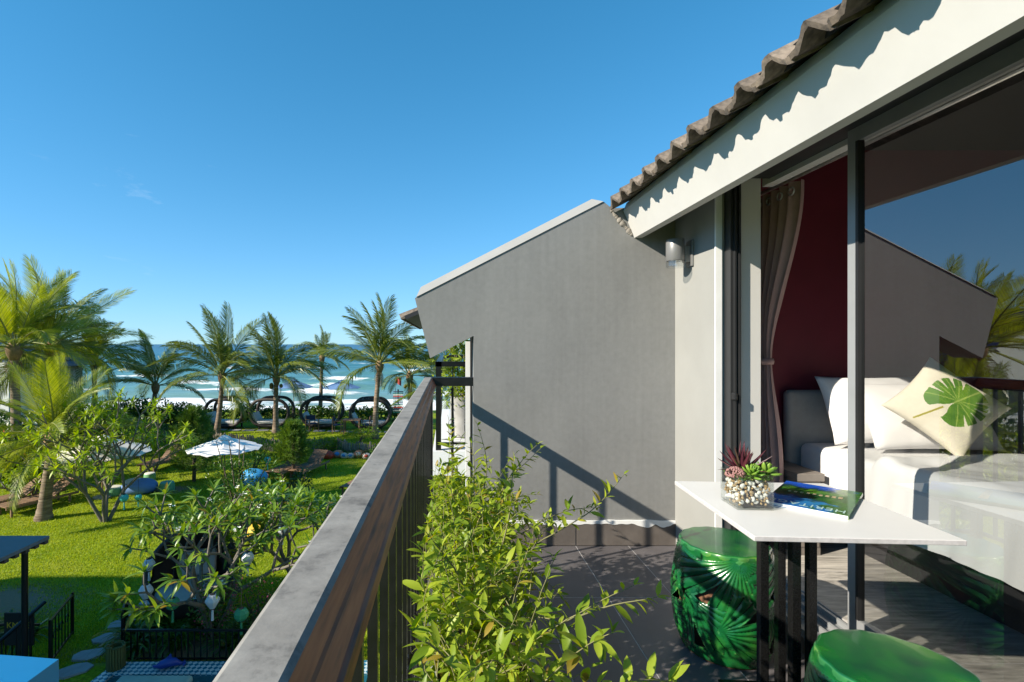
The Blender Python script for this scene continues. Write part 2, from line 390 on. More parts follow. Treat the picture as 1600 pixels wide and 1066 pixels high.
z9 = n.new('ShaderNodeTexNoise'); z9.inputs['Scale'].default_value = 26; l.new(t.outputs['Object'], z9.inputs['Vector']); bp = n.new('ShaderNodeBump'); bp.inputs['Strength'].default_value = .12; bp.inputs['Distance'].default_value = .004; l.new(z9.outputs['Fac'], bp.inputs['Height']); l.new(bp.outputs[0], b.inputs['Normal'])
mat('terracotta', (0.16, 0.075, 0.04), 0.85, 0.15, 12)

# lawn / sand sheet
m, n, l, b = newmat('lawn_ground')
t = n.new("ShaderNodeTexCoord"); sp = n.new("ShaderNodeSeparateXYZ"); l.new(t.outputs['Object'], sp.inputs[0])
z1 = n.new("ShaderNodeTexNoise"); z1.inputs['Scale'].default_value = 0.9; z1.inputs['Detail'].default_value = 8; l.new(t.outputs['Object'], z1.inputs['Vector'])
z2 = n.new("ShaderNodeTexNoise"); z2.inputs['Scale'].default_value = 26; z2.inputs['Detail'].default_value = 6; l.new(t.outputs['Object'], z2.inputs['Vector'])
r1 = ramp(n, [(0.3, (0.14, 0.22, 0.006)), (0.52, (0.23, 0.31, 0.010)), (0.66, (0.28, 0.31, 0.03)), (0.78, (0.34, 0.29, 0.09))]); l.new(z1.outputs['Fac'], r1.inputs[0])
r2 = ramp(n, [(0.25, (0.5, 0.5, 0.45)), (0.7, (1.25, 1.25, 1.2))]); l.new(z2.outputs['Fac'], r2.inputs[0])
mm = n.new("ShaderNodeMix"); mm.data_type = 'RGBA'; mm.blend_type = 'MULTIPLY'; mm.inputs['Factor'].default_value = 1
l.new(r1.outputs[0], mm.inputs['A']); l.new(r2.outputs[0], mm.inputs['B'])
# worn patches of soil on the lawn (near the canopy, behind the low railing, under the big frond palm)
prev = mm.outputs['Result']
def soil(prev, cx, cy, rx, ry, col=(0.23, 0.17, 0.11)):
    v = n.new("ShaderNodeVectorMath"); v.operation = 'SUBTRACT'; l.new(t.outputs['Object'], v.inputs[0]); v.inputs[1].default_value = (cx, cy, 0)
    v2 = n.new("ShaderNodeVectorMath"); v2.operation = 'MULTIPLY'; l.new(v.outputs[0], v2.inputs[0]); v2.inputs[1].default_value = (1/rx, 1/ry, 0)
    ln = n.new("ShaderNodeVectorMath"); ln.operation = 'LENGTH'; l.new(v2.outputs[0], ln.inputs[0])
    zz = n.new("ShaderNodeTexNoise"); zz.inputs['Scale'].default_value = 1.8; zz.inputs['Detail'].default_value = 7; l.new(t.outputs['Object'], zz.inputs['Vector'])
    ad = n.new("ShaderNodeMath"); ad.operation = 'MULTIPLY_ADD'; l.new(zz.outputs['Fac'], ad.inputs[0]); ad.inputs[1].default_value = 1.4; l.new(ln.outputs['Value'], ad.inputs[2])
    mr = n.new("ShaderNodeMapRange"); mr.inputs['From Min'].default_value = 1.25; mr.inputs['From Max'].default_value = 1.85; mr.inputs['To Min'].default_value = 1; mr.inputs['To Max'].default_value = 0
    l.new(ad.outputs[0], mr.inputs['Value'])
    q = n.new("ShaderNodeMix"); q.data_type = 'RGBA'; l.new(mr.outputs[0], q.inputs['Factor']); l.new(prev, q.inputs['A']); q.inputs['B'].default_value = (*col, 1)
    return q.outputs['Result']
SOIL = [(-8.9, 9.9, 1.9, 1.0), (-4.3, 8.35, 2.0, 0.55), (-9.6, 17.6, 1.0, .6)]
for s_ in SOIL: prev = soil(prev, *s_)
mr = n.new("ShaderNodeMapRange"); mr.inputs['From Min'].default_value = 36; mr.inputs['From Max'].default_value = 41; l.new(sp.outputs['Y'], mr.inputs['Value'])
q = n.new("ShaderNodeMix"); q.data_type = 'RGBA'; l.new(mr.outputs[0], q.inputs['Factor']); l.new(prev, q.inputs['A']); q.inputs['B'].default_value = (0.42, 0.35, 0.25, 1)
l.new(q.outputs['Result'], b.inputs['Base Color']); b.inputs['Roughness'].default_value = .9; b.inputs['Specular IOR Level'].default_value = .15
bp = n.new("ShaderNodeBump"); bp.inputs['Strength'].default_value = .8; bp.inputs['Distance'].default_value = .04
l.new(z2.outputs['Fac'], bp.inputs['Height']); l.new(bp.outputs[0], b.inputs['Normal'])
leafmat('grass_blade', (0.16, 0.25, 0.007), (0.36, 0.41, 0.015), 0.35, 0.6)

# sea: turquoise over sand near the shore, deeper blue far out, foam streaks and broken crests
m, n, l, b = newmat('sea_water')
t = n.new("ShaderNodeTexCoord"); sp = n.new("ShaderNodeSeparateXYZ"); l.new(t.outputs['Object'], sp.inputs[0])
lg = n.new("ShaderNodeMath"); lg.operation = 'LOGARITHM'; l.new(sp.outputs['Y'], lg.inputs[0]); lg.inputs[1].default_value = 10
mr = n.new("ShaderNodeMapRange"); mr.inputs['From Min'].default_value = 1.75; mr.inputs['From Max'].default_value = 3.3; l.new(lg.outputs[0], mr.inputs['Value'])
r1 = ramp(n, [(0.0, (0.22, 0.31, 0.27)), (0.16, (0.11, 0.25, 0.23)), (0.36, (0.05, 0.175, 0.195)), (0.6, (0.018, 0.105, 0.165)), (1.0, (0.010, 0.055, 0.12))])
l.new(mr.outputs[0], r1.inputs[0])
zc_ = n.new("ShaderNodeTexNoise"); zc_.inputs['Scale'].default_value = 1; zc_.inputs['Detail'].default_value = 5
mpn = n.new("ShaderNodeMapping"); mpn.inputs['Scale'].default_value = (0.018, 0.055, 1); l.new(t.outputs['Object'], mpn.inputs['Vector']); l.new(mpn.outputs[0], zc_.inputs['Vector'])
rc = ramp(n, [(0.3, (0.72, 0.8, 0.85)), (0.7, (1.3, 1.22, 1.12))]); l.new(zc_.outputs['Fac'], rc.inputs[0])
mm = n.new("ShaderNodeMix"); mm.data_type = 'RGBA'; mm.blend_type = 'MULTIPLY'; mm.inputs['Factor'].default_value = 1
l.new(r1.outputs[0], mm.inputs['A']); l.new(rc.outputs[0], mm.inputs['B'])
at = n.new("ShaderNodeAttribute"); at.attribute_name = 'foam'
zf = n.new("ShaderNodeTexNoise"); zf.inputs['Scale'].default_value = 1; zf.inputs['Detail'].default_value = 10; zf.inputs['Roughness'].default_value = .66
mf = n.new("ShaderNodeMapping"); mf.inputs['Scale'].default_value = (0.42, 1.1, 1); l.new(t.outputs['Object'], mf.inputs['Vector']); l.new(mf.outputs[0], zf.inputs['Vector'])
sm = n.new("ShaderNodeMath"); sm.operation = 'ADD'; l.new(zf.outputs['Fac'], sm.inputs[0]); l.new(at.outputs['Fac'], sm.inputs[1])
mf2 = n.new("ShaderNodeMapRange"); mf2.inputs['From Min'].default_value = .98; mf2.inputs['From Max'].default_value = 1.16; l.new(sm.outputs[0], mf2.inputs['Value'])
q = n.new("ShaderNodeMix"); q.data_type = 'RGBA'; l.new(mf2.outputs[0], q.inputs['Factor']); l.new(mm.outputs['Result'], q.inputs['A']); q.inputs['B'].default_value = (.78, .80, .80, 1)
l.new(q.outputs['Result'], b.inputs['Base Color'])
mr3 = n.new("ShaderNodeMapRange"); mr3.inputs['To Min'].default_value = .28; mr3.inputs['To Max'].default_value = .8; l.new(mf2.outputs[0], mr3.inputs['Value']); l.new(mr3.outputs[0], b.inputs['Roughness'])
b.inputs['Specular IOR Level'].default_value = .3
zb = n.new("ShaderNodeTexNoise"); zb.inputs['Scale'].default_value = 1; zb.inputs['Detail'].default_value = 6
mb_ = n.new("ShaderNodeMapping"); mb_.inputs['Scale'].default_value = (0.35, 0.9, 1); l.new(t.outputs['Object'], mb_.inputs['Vector']); l.new(mb_.outputs[0], zb.inputs['Vector'])
bp = n.new("ShaderNodeBump"); bp.inputs['Strength'].default_value = .6; bp.inputs['Distance'].default_value = .5
l.new(zb.outputs['Fac'], bp.inputs['Height']); l.new(bp.outputs[0], b.inputs['Normal'])

# ------------------------------------------------------------------ ground and sea
FENCE_PX = [(250, 692), (330, 694), (396, 701), (440, 707), (483, 703), (522, 704), (545, 711), (592, 713), (650, 715), (700, 716)]
FENCE = [G(px, py) for px, py in FENCE_PX]
def fence_y(x):
    if x <= FENCE[0].x: return FENCE[0].y + .12 * (FENCE[0].x - x) * .3
    for a, b_ in zip(FENCE, FENCE[1:]):
        if a.x <= x <= b_.x: return a.y + (b_.y - a.y) * (x - a.x) / (b_.x - a.x)
    return FENCE[-1].y
def gz(x, y):
    z = 0.03 * vnoise(x * .6, y * .6)
    t_ = fence_y(x)
    z += 0.32 * smooth01((y - t_ - .02) / .25)
    if y > 34: z -= 4.6 * smooth01((y - 34) / 30)
    if y > 64: z -= 2.0 * smooth01((y - 64) / 25)
    return z
xs = np.unique(np.concatenate([np.linspace(-420, -24, 30), np.linspace(-24, 10, 140), np.linspace(10, 420, 30)]))
ys = np.unique(np.concatenate([np.linspace(-300, 3, 14), np.linspace(3, 36, 190), np.linspace(36, 95, 40)]))
V = np.array([(x, y, gz(x, y)) for y in ys for x in xs]); nx, ny = len(xs), len(ys)
ii, jj = np.meshgrid(np.arange(nx - 1), np.arange(ny - 1)); a = (jj * nx + ii).ravel()
structure(link('lawn', npmesh('lawn', V, np.stack([a, a + 1, a + nx + 1, a + nx], 1), 'lawn_ground', smooth=True)))

ys = np.concatenate([[46], np.geomspace(52, 420, 330), np.geomspace(430, 30000, 60)])
th = np.linspace(-1.05, 1.0, 420)
SEA_Z = -3.0
def crest(y, x):
    """breaking crests: ragged bands roughly along the shore"""
    h = 0; f = 0
    for yc, w, amp, ph, x0, x1 in CRESTS:
        yy = yc + 2.2 * np.sin(x * .045 + ph) + 1.0 * np.sin(x * .13 + ph * 2)
        env = np.clip((x - x0) / 8, 0, 1) * np.clip((x1 - x) / 8, 0, 1) * (.65 + .35 * np.sin(x * .21 + ph * 5))
        g = np.exp(-((y - yy) / w) ** 2)
        h = h + amp * env * g
        f = f + env * (0.62 * np.exp(-((y - yy + w * .55) / (w * .8)) ** 2))
    return h, f
CRESTS = [(57, 2.0, .5, 2.4, -90, 60), (63, 2.0, .5, 0.4, -90, 60), (69, 2.2, .7, 1.9, -80, 10), (80, 2.4, .8, 2.6, -30, 40), (88, 2.2, .7, .6, -70, -22), (97, 2.6, .9, 3.7, -60, -14),
          (103, 2.4, .9, 1.2, -20, 30), (117, 2.6, .9, 5.1, -48, -8), (128, 2.6, .9, 2.2, -110, -56), (141, 3, .9, 4.4, -32, 10), (172, 3, .8, 0.9, -80, -30), (205, 3.4, .7, 3.0, -60, 0)]
Y, T = np.meshgrid(ys, th, indexing='ij'); X = T * Y
X[-61:] = T[-61:] * Y[-61:]
h, f = crest(Y, X)
sw = .22 * np.sin(Y * .33 + .8 * np.sin(X * .05)) + .14 * np.sin(Y * .61 + X * .11) + .08 * np.sin(X * .37 - Y * .5)
Z = SEA_Z + h + sw * np.clip(1.2 - Y / 900, 0, 1)
foam = f + np.clip((90 - Y) / 32, 0, 1) * .56 + .13 * np.clip((190 - Y) / 150, 0, 1)
V = np.stack([X.ravel(), Y.ravel(), Z.ravel()], 1); nx, ny = len(th), len(ys)
ii, jj = np.meshgrid(np.arange(nx - 1), np.arange(ny - 1)); a = (jj * nx + ii).ravel()
me = npmesh('sea', V, np.stack([a, a + 1, a + nx + 1, a + nx], 1), 'sea_water', smooth=True)
fa = me.attributes.new('foam', 'FLOAT', 'POINT'); fa.data.foreach_set('value', foam.ravel().astype(np.float32))
structure(link('sea', me))

# ------------------------------------------------------------------ balcony floor and room floor
def zr(z): return CZ + z
floor = MB(); floor.box((-0.17, -1.6, BF - .22), (1.62, 3.36, BF - .0008)); fo = floor.build('balcony_floor', 'grout'); structure(fo)
tw, tl, gp = 0.345, 0.69, 0.0045
tile = MB(); tile.box((gp/2, gp/2, -.002), (tw - gp/2, tl - gp/2, 0), bev=.0006); tme = tile.mesh('floor_tile', 'slate_tile')
x0 = 0.835 - 3 * tw
for i in range(6):
    for j in range(8):
        yy = 2.67 - 6 * tl + j * tl; xx = x0 + i * tw
        if xx + tw > 1.62 or xx < -.25 or yy > 3.3: continue
        sc = (1, 1, 1)
        if yy + tl > 3.36: sc = (1, (3.357 - yy) / tl, 1)
        if xx < -.17:
            sc = ((xx + tw + .168) / tw, sc[1], 1); xx = -.168
        link('floor_tile', tme, fo, (xx, yy, BF), scl=sc)
for j in range(8):      # cut strip along the threshold
    yy = 2.67 - 6 * tl + j * tl
    if yy < 3.3:
        w_ = 1.515 - (x0 + 5 * tw); link('floor_tile', tme, fo, (x0 + 5 * tw, yy, BF), scl=(w_ / tw, min(1, (3.357 - yy) / tl), 1)) if w_ > .02 and (x0 + 5*tw + tw) > 1.62 else None

rf = MB(); rf.box((1.74, -2.0, RF - .25), (5.2, 3.30, RF - .0008)); ro_ = rf.build('room_floor', 'grout'); structure(ro_)
pw_, plen = 0.197, 1.2
pk = MB(); pk.box((0, 0.0025, -.002), (plen - .005, pw_ - .0025, 0), bev=.0006); pme = pk.mesh('plank', 'plank_floor')
for r_ in range(27):
    y_ = -2.0 + r_ * pw_ 
    if y_ + pw_ > 3.3: continue
    o_ = [0.0, .43, .81][r_ % 3]
    for k in range(4):
        a_ = 1.745 + k * plen - o_; b_ = min(a_ + plen, 5.19); a_ = max(a_, 1.745)
        if b_ - a_ < .05: continue
        link('plank', pme, ro_, (a_, y_, RF), scl=((b_ - a_) / plen, 1, 1))

# ------------------------------------------------------------------ gable wall at the end of the balcony
WY = 3.36
gw = thing('gable_wall', 'tall grey rendered gable wall with pale sloping coping closing the balcony', 'wall', (0.9, WY + .1, BF))
poly = [(-.218, zr(.302)), (-.1176, zr(-.0924)), (.168, zr(.0546)), (.168, 0.0), (5.3, 0.0), (5.3, zr(1.2)), (1.70, zr(1.2)), (1.30, zr(.97)), (1.16, zr(.895)), (1.075, zr(.892)), (1.022, zr(.935))]
w = MB(); w.prism(poly, WY, WY + .2); w.build('wall', 'grey_render', gw)
# coping: chamfered cap over the sloping top
c = MB(); pr = []
sl_ = Vector((1.24, .633)).normalized(); nr = Vector((-sl_.y, sl_.x))
p0 = Vector((-.218, zr(.302))); p1 = Vector((1.022, zr(.935)))
a0, a1 = p0 + sl_ * .012 + nr * .002, p1 - sl_ * .002 + nr * .002
b0, b1 = p0 + sl_ * .07 + nr * .058, p1 - sl_ * .03 + nr * .062
vs = [(a0.x, WY - .006, a0.y), (a1.x, WY - .006, a1.y), (b1.x, WY + .085, b1.y), (b0.x, WY + .085, b0.y),
      (a0.x, WY + .21, a0.y), (a1.x, WY + .21, a1.y), (b1.x, WY + .15, b1.y), (b0.x, WY + .15, b0.y)]
c.add(vs, [(0,1,2,3), (3,2,6,7), (7,6,5,4), (0,3,7,4), (1,5,6,2), (0,4,5,1)])
co = c.build('coping', 'pale_render', gw)
# mortar lump where coping meets the tiles
mlump = MB()
bm_ = bmesh.new(); bmesh.ops.create_icosphere(bm_, subdivisions=2, radius=1); iv_ = [v.co.copy() for v in bm_.verts]; bm_.verts.index_update(); if2 = [[v.index for v in f.verts] for f in bm_.faces]; bm_.free()
for k in range(16):
    t_ = (k + random.uniform(-.3, .3)) / 15; px_ = 1.075 + .128 * t_; pz = zr(.872 - .150 * t_); r_ = random.uniform(.007, .017)
    mlump.add([(px_ + v.x * r_ * 1.2 * (1 + .25 * vnoise(v.x * 3 + k, v.z * 3)), WY - .002 + v.y * r_ * .6, pz + v.z * r_ * 1.3 * (1 + .25 * vnoise(v.z * 3, v.x * 3 + k))) for v in iv_], if2)
mlump.build('mortar', 'clay_mortar', gw, smooth=True)
# skirting tiles with mortar and a ragged strip of white paint above them
sk = MB(); sk.box((0, -.010, 0), (.648, 0, .148), bev=.0015); skm = sk.mesh('skirting_tile', 'skirt_tile')
for k, (x_, wd) in enumerate([(.190, .645), (.842, .648)]):
    o_ = link('skirting_tile', skm, gw, Vector((x_, WY - .0015, BF + .003)) - gw.location, scl=(wd / .648, 1, 1))
pe = MB(); xx = .18; N = 150; top = []; bot = []
for k in range(N + 1):
    x_ = .175 + (1.488 - .175) * k / N
    nb = abs(vnoise(x_ * 22, 1.3)) * .013 + (.022 * max(0, math.sin(x_ * 9.3 + 1) - .86) / .14 if k % 1 == 0 else 0)
    if 1.22 < x_ < 1.36: nb += .022 * math.sin((x_ - 1.22) / .14 * math.pi)
    top.append((x_, WY - .0145, BF + .150 + .016 + .006 * vnoise(x_ * 15, 4))); bot.append((x_, WY - .0145, BF + .148 - nb))
vs = top + bot + [(v[0], WY - .001, v[2]) for v in top] + [(v[0], WY - .001, v[2]) for v in bot]; M_ = N + 1
fs = []
for k in range(N):
    fs += [(k, k+1, M_+k+1, M_+k), (2*M_+k, 2*M_+k+1, k+1, k), (3*M_+k, M_+k, M_+k+1, 3*M_+k+1)]
pe.add(vs, fs); pe.build('paint_edge', 'white_paint', gw)

# ------------------------------------------------------------------ hotel room building (facade, roof, interior shell, sliding door)
FX = 1.49; GX = 1.70
bd = thing('hotel_building', 'hotel room facade with white fascia under wavy clay roof tiles', 'building', (3.0, 1.0, 0))
m_ = MB(); m_.box((FX, 2.845, BF - .3), (1.735, WY - .001, zr(1.02))); wl_ = m_.build('wall', 'facade_paint', bd)
m_ = MB(); m_.box((1.483, 2.836, BF), (1.518, 2.848, zr(.95))); m_.build('corner_bead', 'white_paint', bd)
m_ = MB(); m_.box((1.589, 2.79, RF), (1.704, 2.8435, zr(.93))); m_.build('reveal', 'ceiling_paint', bd)
m_ = MB(); m_.box((1.62, -2.1, zr(.985)), (1.80, 3.355, zr(1.19))); m_.build('lintel', 'facade_paint', bd)
m_ = MB(); m_.box((1.743, -2.0, zr(.872)), (1.80, 2.84, zr(.984))); m_.build('inner_lintel', 'ceiling_paint', bd)
m_ = MB(); m_.prism([(1.150, zr(.875)), (1.222, zr(.697)), (1.272, zr(.697)), (1.30, zr(.96)), (1.17, zr(.925))], -2.1, WY - .002); m_.build('fascia', 'fascia_paint', bd)
m_ = MB(); m_.box((1.275, -2.1, zr(1.0)), (1.62, 3.352, zr(1.03))); m_.build('soffit', 'facade_paint', bd)
m_ = MB(); m_.prism([(1.13, zr(.915)), (5.5, zr(3.30)), (5.5, zr(3.36)), (1.10, zr(.955))], -2.1, WY - .004); m_.build('roof_deck', 'dark_base', bd)
m_ = MB(); m_.box((1.765, 3.30, RF), (5.2, 3.355, zr(1.25))); m_.build('red_interior_wall', 'red_wall', bd)
m_ = MB(); m_.box((5.2, -2.0, RF), (5.3, 3.355, zr(1.25))); m_.box((1.75, -2.1, RF - .2), (5.3, -2.0, zr(1.25))); m_.build('interior_wall', 'ceiling_paint', bd)
m_ = MB(); m_.box((1.801, -2.0, zr(1.25)), (5.3, 3.355, zr(1.33))); m_.build('ceiling', 'dark_ceiling', bd)
m_ = MB(); m_.box((1.63, -2.1, 0), (5.3, 3.355, BF - .225)); m_.build('lower_wall', 'facade_paint', bd)
# S-profile roof tiles, one object each
tp = .175; tl_ = .33; rise = (3.30 - .915) / (5.5 - 1.13); pitch = math.atan(rise)
def tile_mesh(seed):
    rr = random.Random(seed); b_ = MB(); nn = 14; up_ = []; lo_ = []
    for e in (0, 1):
        for k in range(nn + 1):
            u = k / nn
            hh = .024 * math.cos(2 * math.pi * (u - .42)) + .007 * math.cos(4 * math.pi * (u - .40)) + .006 * (u - .5)
            jag = .005 * rr.uniform(-1, 1) if e == 0 else 0
            xx = (0 if e == 0 else tl_) + jag
            up_.append((xx, (u - .5) * (tp + .012), hh + (.022 if e == 0 else .013) + .003 * rr.uniform(-1, 1)))
            lo_.append((xx, (u - .5) * (tp + .012), hh + (.002 if e == 0 else -.006) + .003 * rr.uniform(-1, 1)))
    vs = up_ + lo_; q_ = nn + 1; fs = []
    for k in range(nn):
        fs += [(k, k+1, q_+k+1, q_+k), (2*q_+k, 3*q_+k, 3*q_+k+1, 2*q_+k+1), (k, 2*q_+k, 2*q_+k+1, k+1), (q_+k, q_+k+1, 3*q_+k+1, 3*q_+k)]
    fs += [(0, q_, 3*q_, 2*q_), (nn, 2*q_+nn, 3*q_+nn, q_+nn)]
    b_.add(vs, fs); return b_.mesh('roof_tile', 'clay_tile', smooth=40)
tmes = [tile_mesh(k) for k in range(5)]
for row in range(6):
    for k in range(25):
        y_ = 3.335 - tp / 2 - k * tp
        x_ = 1.050 + row * .29 * math.cos(pitch) + random.uniform(-.004, .004); z_ = zr(.886) + row * .29 * math.sin(pitch) + (.010 if row else 0)
        link('roof_tile', tmes[(k * 3 + row) % 5], bd, Vector((x_, y_, z_)) - bd.location, (random.uniform(-.02, .02), -pitch + .02 + random.uniform(-.02, .02), random.uniform(-.015, .015)))
# sliding door: fixed outer frame, track and sill, sliding panel with its pane
m_ = MB()
m_.box((1.53, 2.772, RF - .04), (1.587, 2.8345, zr(.93)))
for k, x_ in enumerate((1.545, 1.568)): m_.box((x_, 2.758, RF), (x_ + .009, 2.772, zr(.93)))
m_.box((1.55, -2.0, zr(.897)), (1.74, 2.772, zr(.985)))
dr = m_.build('sliding_door', 'alu_dark', bd)
m_ = MB(); m_.box((1.515, -2.0, BF - .008), (1.66, 2.8345, RF - .045)); m_.build('sill_riser', 'skirt_tile', dr)
m_ = MB(); m_.box((1.52, -2.0, RF - .045), (1.742, 2.7715, RF - .012))
for x_ in (1.575, 1.635, 1.70): m_.box((x_, -2.0, RF - .012), (x_ + .012, 2.7715, RF + .010))
m_.build('floor_track', 'alu_grey', dr)
PY = 2.16
m_ = MB()
m_.box((1.686, PY - .045, RF + .012), (1.712, PY, zr(.896)))          # leading stile
m_.box((1.686, -1.9, zr(.838)), (1.712, PY - .0455, zr(.896)))
m_.box((1.686, -1.9, RF + .012), (1.712, PY - .0455, RF + .075))
m_.box((1.672, .98, RF + .075), (1.712, 1.05, zr(.838)))
m_.build('panel_frame', 'alu_grey', dr)
m_ = MB(); m_.box((1.682, PY - .060, RF + .0755), (1.709, PY - .0457, zr(.8375))); m_.build('brush_seal', 'rubber_black', dr)
m_ = MB(); m_.add([(1.696, 1.05, RF + .075), (1.696, PY - .060, RF + .075), (1.696, PY - .060, zr(.838)), (1.696, 1.05, zr(.838))], [(0, 1, 2, 3)])
m_.build('glass_pane', 'pane_glass', dr, norm=False)
m_ = MB(); m_.add([(1.696, -1.9, RF + .075), (1.696, .98, RF + .075), (1.696, .98, zr(.838)), (1.696, -1.9, zr(.838))], [(0, 1, 2, 3)])
m_.build('glass_pane', 'pane_glass', dr, norm=False)
m_ = MB(); m_.rbox((1.53, 2.735, zr(-.30)), (1.55, 2.771, zr(-.26)), .006); m_.build('door_stop', 'rubber_black', dr)

# wall lamp: tube body, clear ring below, bracket and back plate
lp = thing('wall_lamp', 'grey tubular wall lamp with clear glass ring beside the sliding door', 'lamp', (1.393, 3.14, zr(.50)))
m_ = MB(); m_.lathe([(.0005, .135), (.050, .135), (.053, .130), (.053, .008), (.050, .004), (.040, .004), (.040, .10), (.0005, .10)], 32, (1.393, 3.14, zr(.505))); m_.build('lamp_body', 'lamp_grey', lp, smooth=40)
m_ = MB(); m_.lathe([(.050, .004), (.054, .0), (.055, -.030), (.050, -.036), (.0005, -.036)], 32, (1.393, 3.14, zr(.505))); m_.build('glass_ring', 'lamp_glass', lp, smooth=40)
m_ = MB(); m_.rbox((1.444, 3.12, zr(.50)), (1.478, 3.16, zr(.60)), .004); m_.build('bracket', 'lamp_grey', lp)
m_ = MB(); m_.rbox((1.4775, 3.10, zr(.475)), (1.4895, 3.18, zr(.635)), .003); m_.build('back_plate', 'lamp_grey', lp)

# ------------------------------------------------------------------ balcony railing
rl = thing('balcony_railing', 'black iron balcony railing with worn brown wooden handrail', 'railing', (-.13, 1.5, BF))
prof_t = [(-.155, -.222), (-.150, -.219), (-.110, -.219), (-.105, -.222)]
prof = [(-.155, -.222), (-.150, -.2185), (-.110, -.2185), (-.105, -.222), (-.0985, -.236), (-.0975, -.2385), (-.0945, -.2405), (-.0935, -.2425), (-.0855, -.258), (-.0865, -.2605), (-.0815, -.263), (-.079, -.276), (-.165, -.276), (-.158, -.255)]
m_ = MB(); n_ = len(prof); ya, yb = -1.2, 3.375
ysn = [ya + (yb - ya) * k / 24 for k in range(25)]
vs = [(x, y, zr(z)) for y in ysn for x, z in prof]; o_ = 0
for k in range(24):
    for j in range(n_):
        m_.cur = 0 if j in (0, 1, 2) else 1
        m_.f.append([k*n_+j, k*n_+(j+1) % n_, (k+1)*n_+(j+1) % n_, (k+1)*n_+j]); m_.mi.append(m_.cur); m_.rnd.append(0.)
m_.v = vs; m_.f += [list(range(n_)), list(range(24*n_, 25*n_))]; m_.mi += [1, 1]; m_.rnd += [0., 0.]
m_.build('handrail', ['handrail_top', 'handrail_side'], rl, smooth=25)
m_ = MB(); m_.prism([(3.376, zr(-.222)), (3.384, zr(-.219)), (3.43, zr(-.219)), (3.44, zr(-.225)), (3.44, zr(-.276)), (3.376, zr(-.276))], -.158, .167, axis='x'); m_.build('return_rail', 'iron_black', rl)
m_ = MB(); m_.box((-.135, -1.2, zr(-.290)), (-.105, 3.41, zr(-.2765))); m_.build('top_bar', 'iron_black', rl)
m_ = MB(); m_.box((-.132, -1.2, BF + .065), (-.108, 3.41, BF + .085)); m_.build('bottom_bar', 'iron_black', rl)
bal = MB(); H_ = (zr(-.29)) - BF
bal.box((-.008, -.008, .085), (.008, .008, H_))
for zc, r_ in ((.34, .0145), (.375, .0145)):
    bal.lathe([(.008, zc - .016), (r_, zc - .007), (r_, zc + .007), (.008, zc + .016)], 10)
bal.lathe([(.0085, .20), (.014, .24), (.0155, .30), (.010, .325)], 8)
bme = bal.mesh('baluster', 'iron_black')
for k in range(32):
    y_ = 3.285 - k * .145
    if y_ < -1.15: break
    link('baluster', bme, rl, Vector((-.12, y_, BF)) - rl.location)
for x_ in (.03,): link('baluster', bme, rl, Vector((x_, 3.408, BF)) - rl.location)
m_ = MB(); m_.box((-.139, 3.380, BF - .2), (-.101, 3.425, zr(-.277))); m_.build('corner_post', 'iron_black', rl)
m_ = MB(); m_.box((-.10, 3.396, BF + .065), (.166, 3.42, BF + .085)); m_.build('bottom_bar', 'iron_black', rl)
# ------------------------------------------------------------------ table on the balcony
TZ = zr(-.575)
tb = thing('balcony_table', 'small white stone topped table on black bars between green stools', 'table', (1.236, 1.825, BF), R(-3.3))
m_ = MB(); m_.rbox((-.302, -.31, TZ - BF - .0155), (.302, .31, TZ - BF), .002); to = m_.build('table_top', ['quartz_top', 'edge_stone'], tb, world=False)
for p_ in to.data.polygons: p_.material_index = 1 if abs(p_.normal.z) < .6 else 0
m_ = MB(); m_.box((-.15, -.15, TZ - BF - .022), (.15, .15, TZ - BF - .0158)); m_.build('top_plate', 'speckled_iron', tb, world=False)
lg_ = MB(); lg_.rbox((-.014, -.014, .008), (.014, .014, TZ - BF - .0223), .0015); lgm = lg_.mesh('leg', 'speckled_iron')
Mi = Matrix.Rotation(R(3.3), 3, 'Z')
for x_, y_ in ((1.100, 1.79), (1.318, 1.86), (1.150, 1.70), (1.258, 1.94)):
    link('leg', lgm, tb, Mi @ (Vector((x_, y_, 0)) - Vector((1.236, 1.825, 0))))
m_ = MB(); m_.rbox((-.19, -.17, 0.0015), (.15, .17, .008), .0015); m_.build('base_plate', 'speckled_iron', tb, world=False)

# magazine with a landscape cover; title reads from the far side of the table
m, n, l, b = newmat('magazine_cover')
t = n.new("ShaderNodeTexCoord"); sp = n.new("ShaderNodeSeparateXYZ"); l.new(t.outputs['Object'], sp.inputs[0])
z1 = n.new("ShaderNodeTexNoise"); z1.inputs['Scale'].default_value = 22; z1.inputs['Detail'].default_value = 7; l.new(t.outputs['Object'], z1.inputs['Vector'])
ad = n.new("ShaderNodeMath"); ad.operation = 'MULTIPLY_ADD'; ad.inputs[1].default_value = .14; l.new(z1.outputs['Fac'], ad.inputs[0]); l.new(sp.outputs['Y'], ad.inputs[2])
mr = n.new("ShaderNodeMapRange"); mr.inputs['From Min'].default_value = -.11; mr.inputs['From Max'].default_value = .25; l.new(ad.outputs[0], mr.inputs['Value'])
r1 = ramp(n, [(0.0, (0.02, 0.17, 0.48)), (0.26, (0.035, 0.24, 0.52)), (0.36, (0.02, 0.07, 0.10)), (0.42, (0.012, 0.085, 0.02)), (0.6, (0.02, 0.13, 0.02)), (0.72, (0.10, 0.25, 0.02)), (0.80, (0.01, 0.05, 0.03)), (0.88, (0.015, 0.08, 0.45)), (1.0, (0.02, 0.12, 0.6))])
l.new(mr.outputs[0], r1.inputs[0])
z2 = n.new("ShaderNodeTexNoise"); z2.inputs['Scale'].default_value = 60; z2.inputs['Detail'].default_value = 6; l.new(t.outputs['Object'], z2.inputs['Vector'])
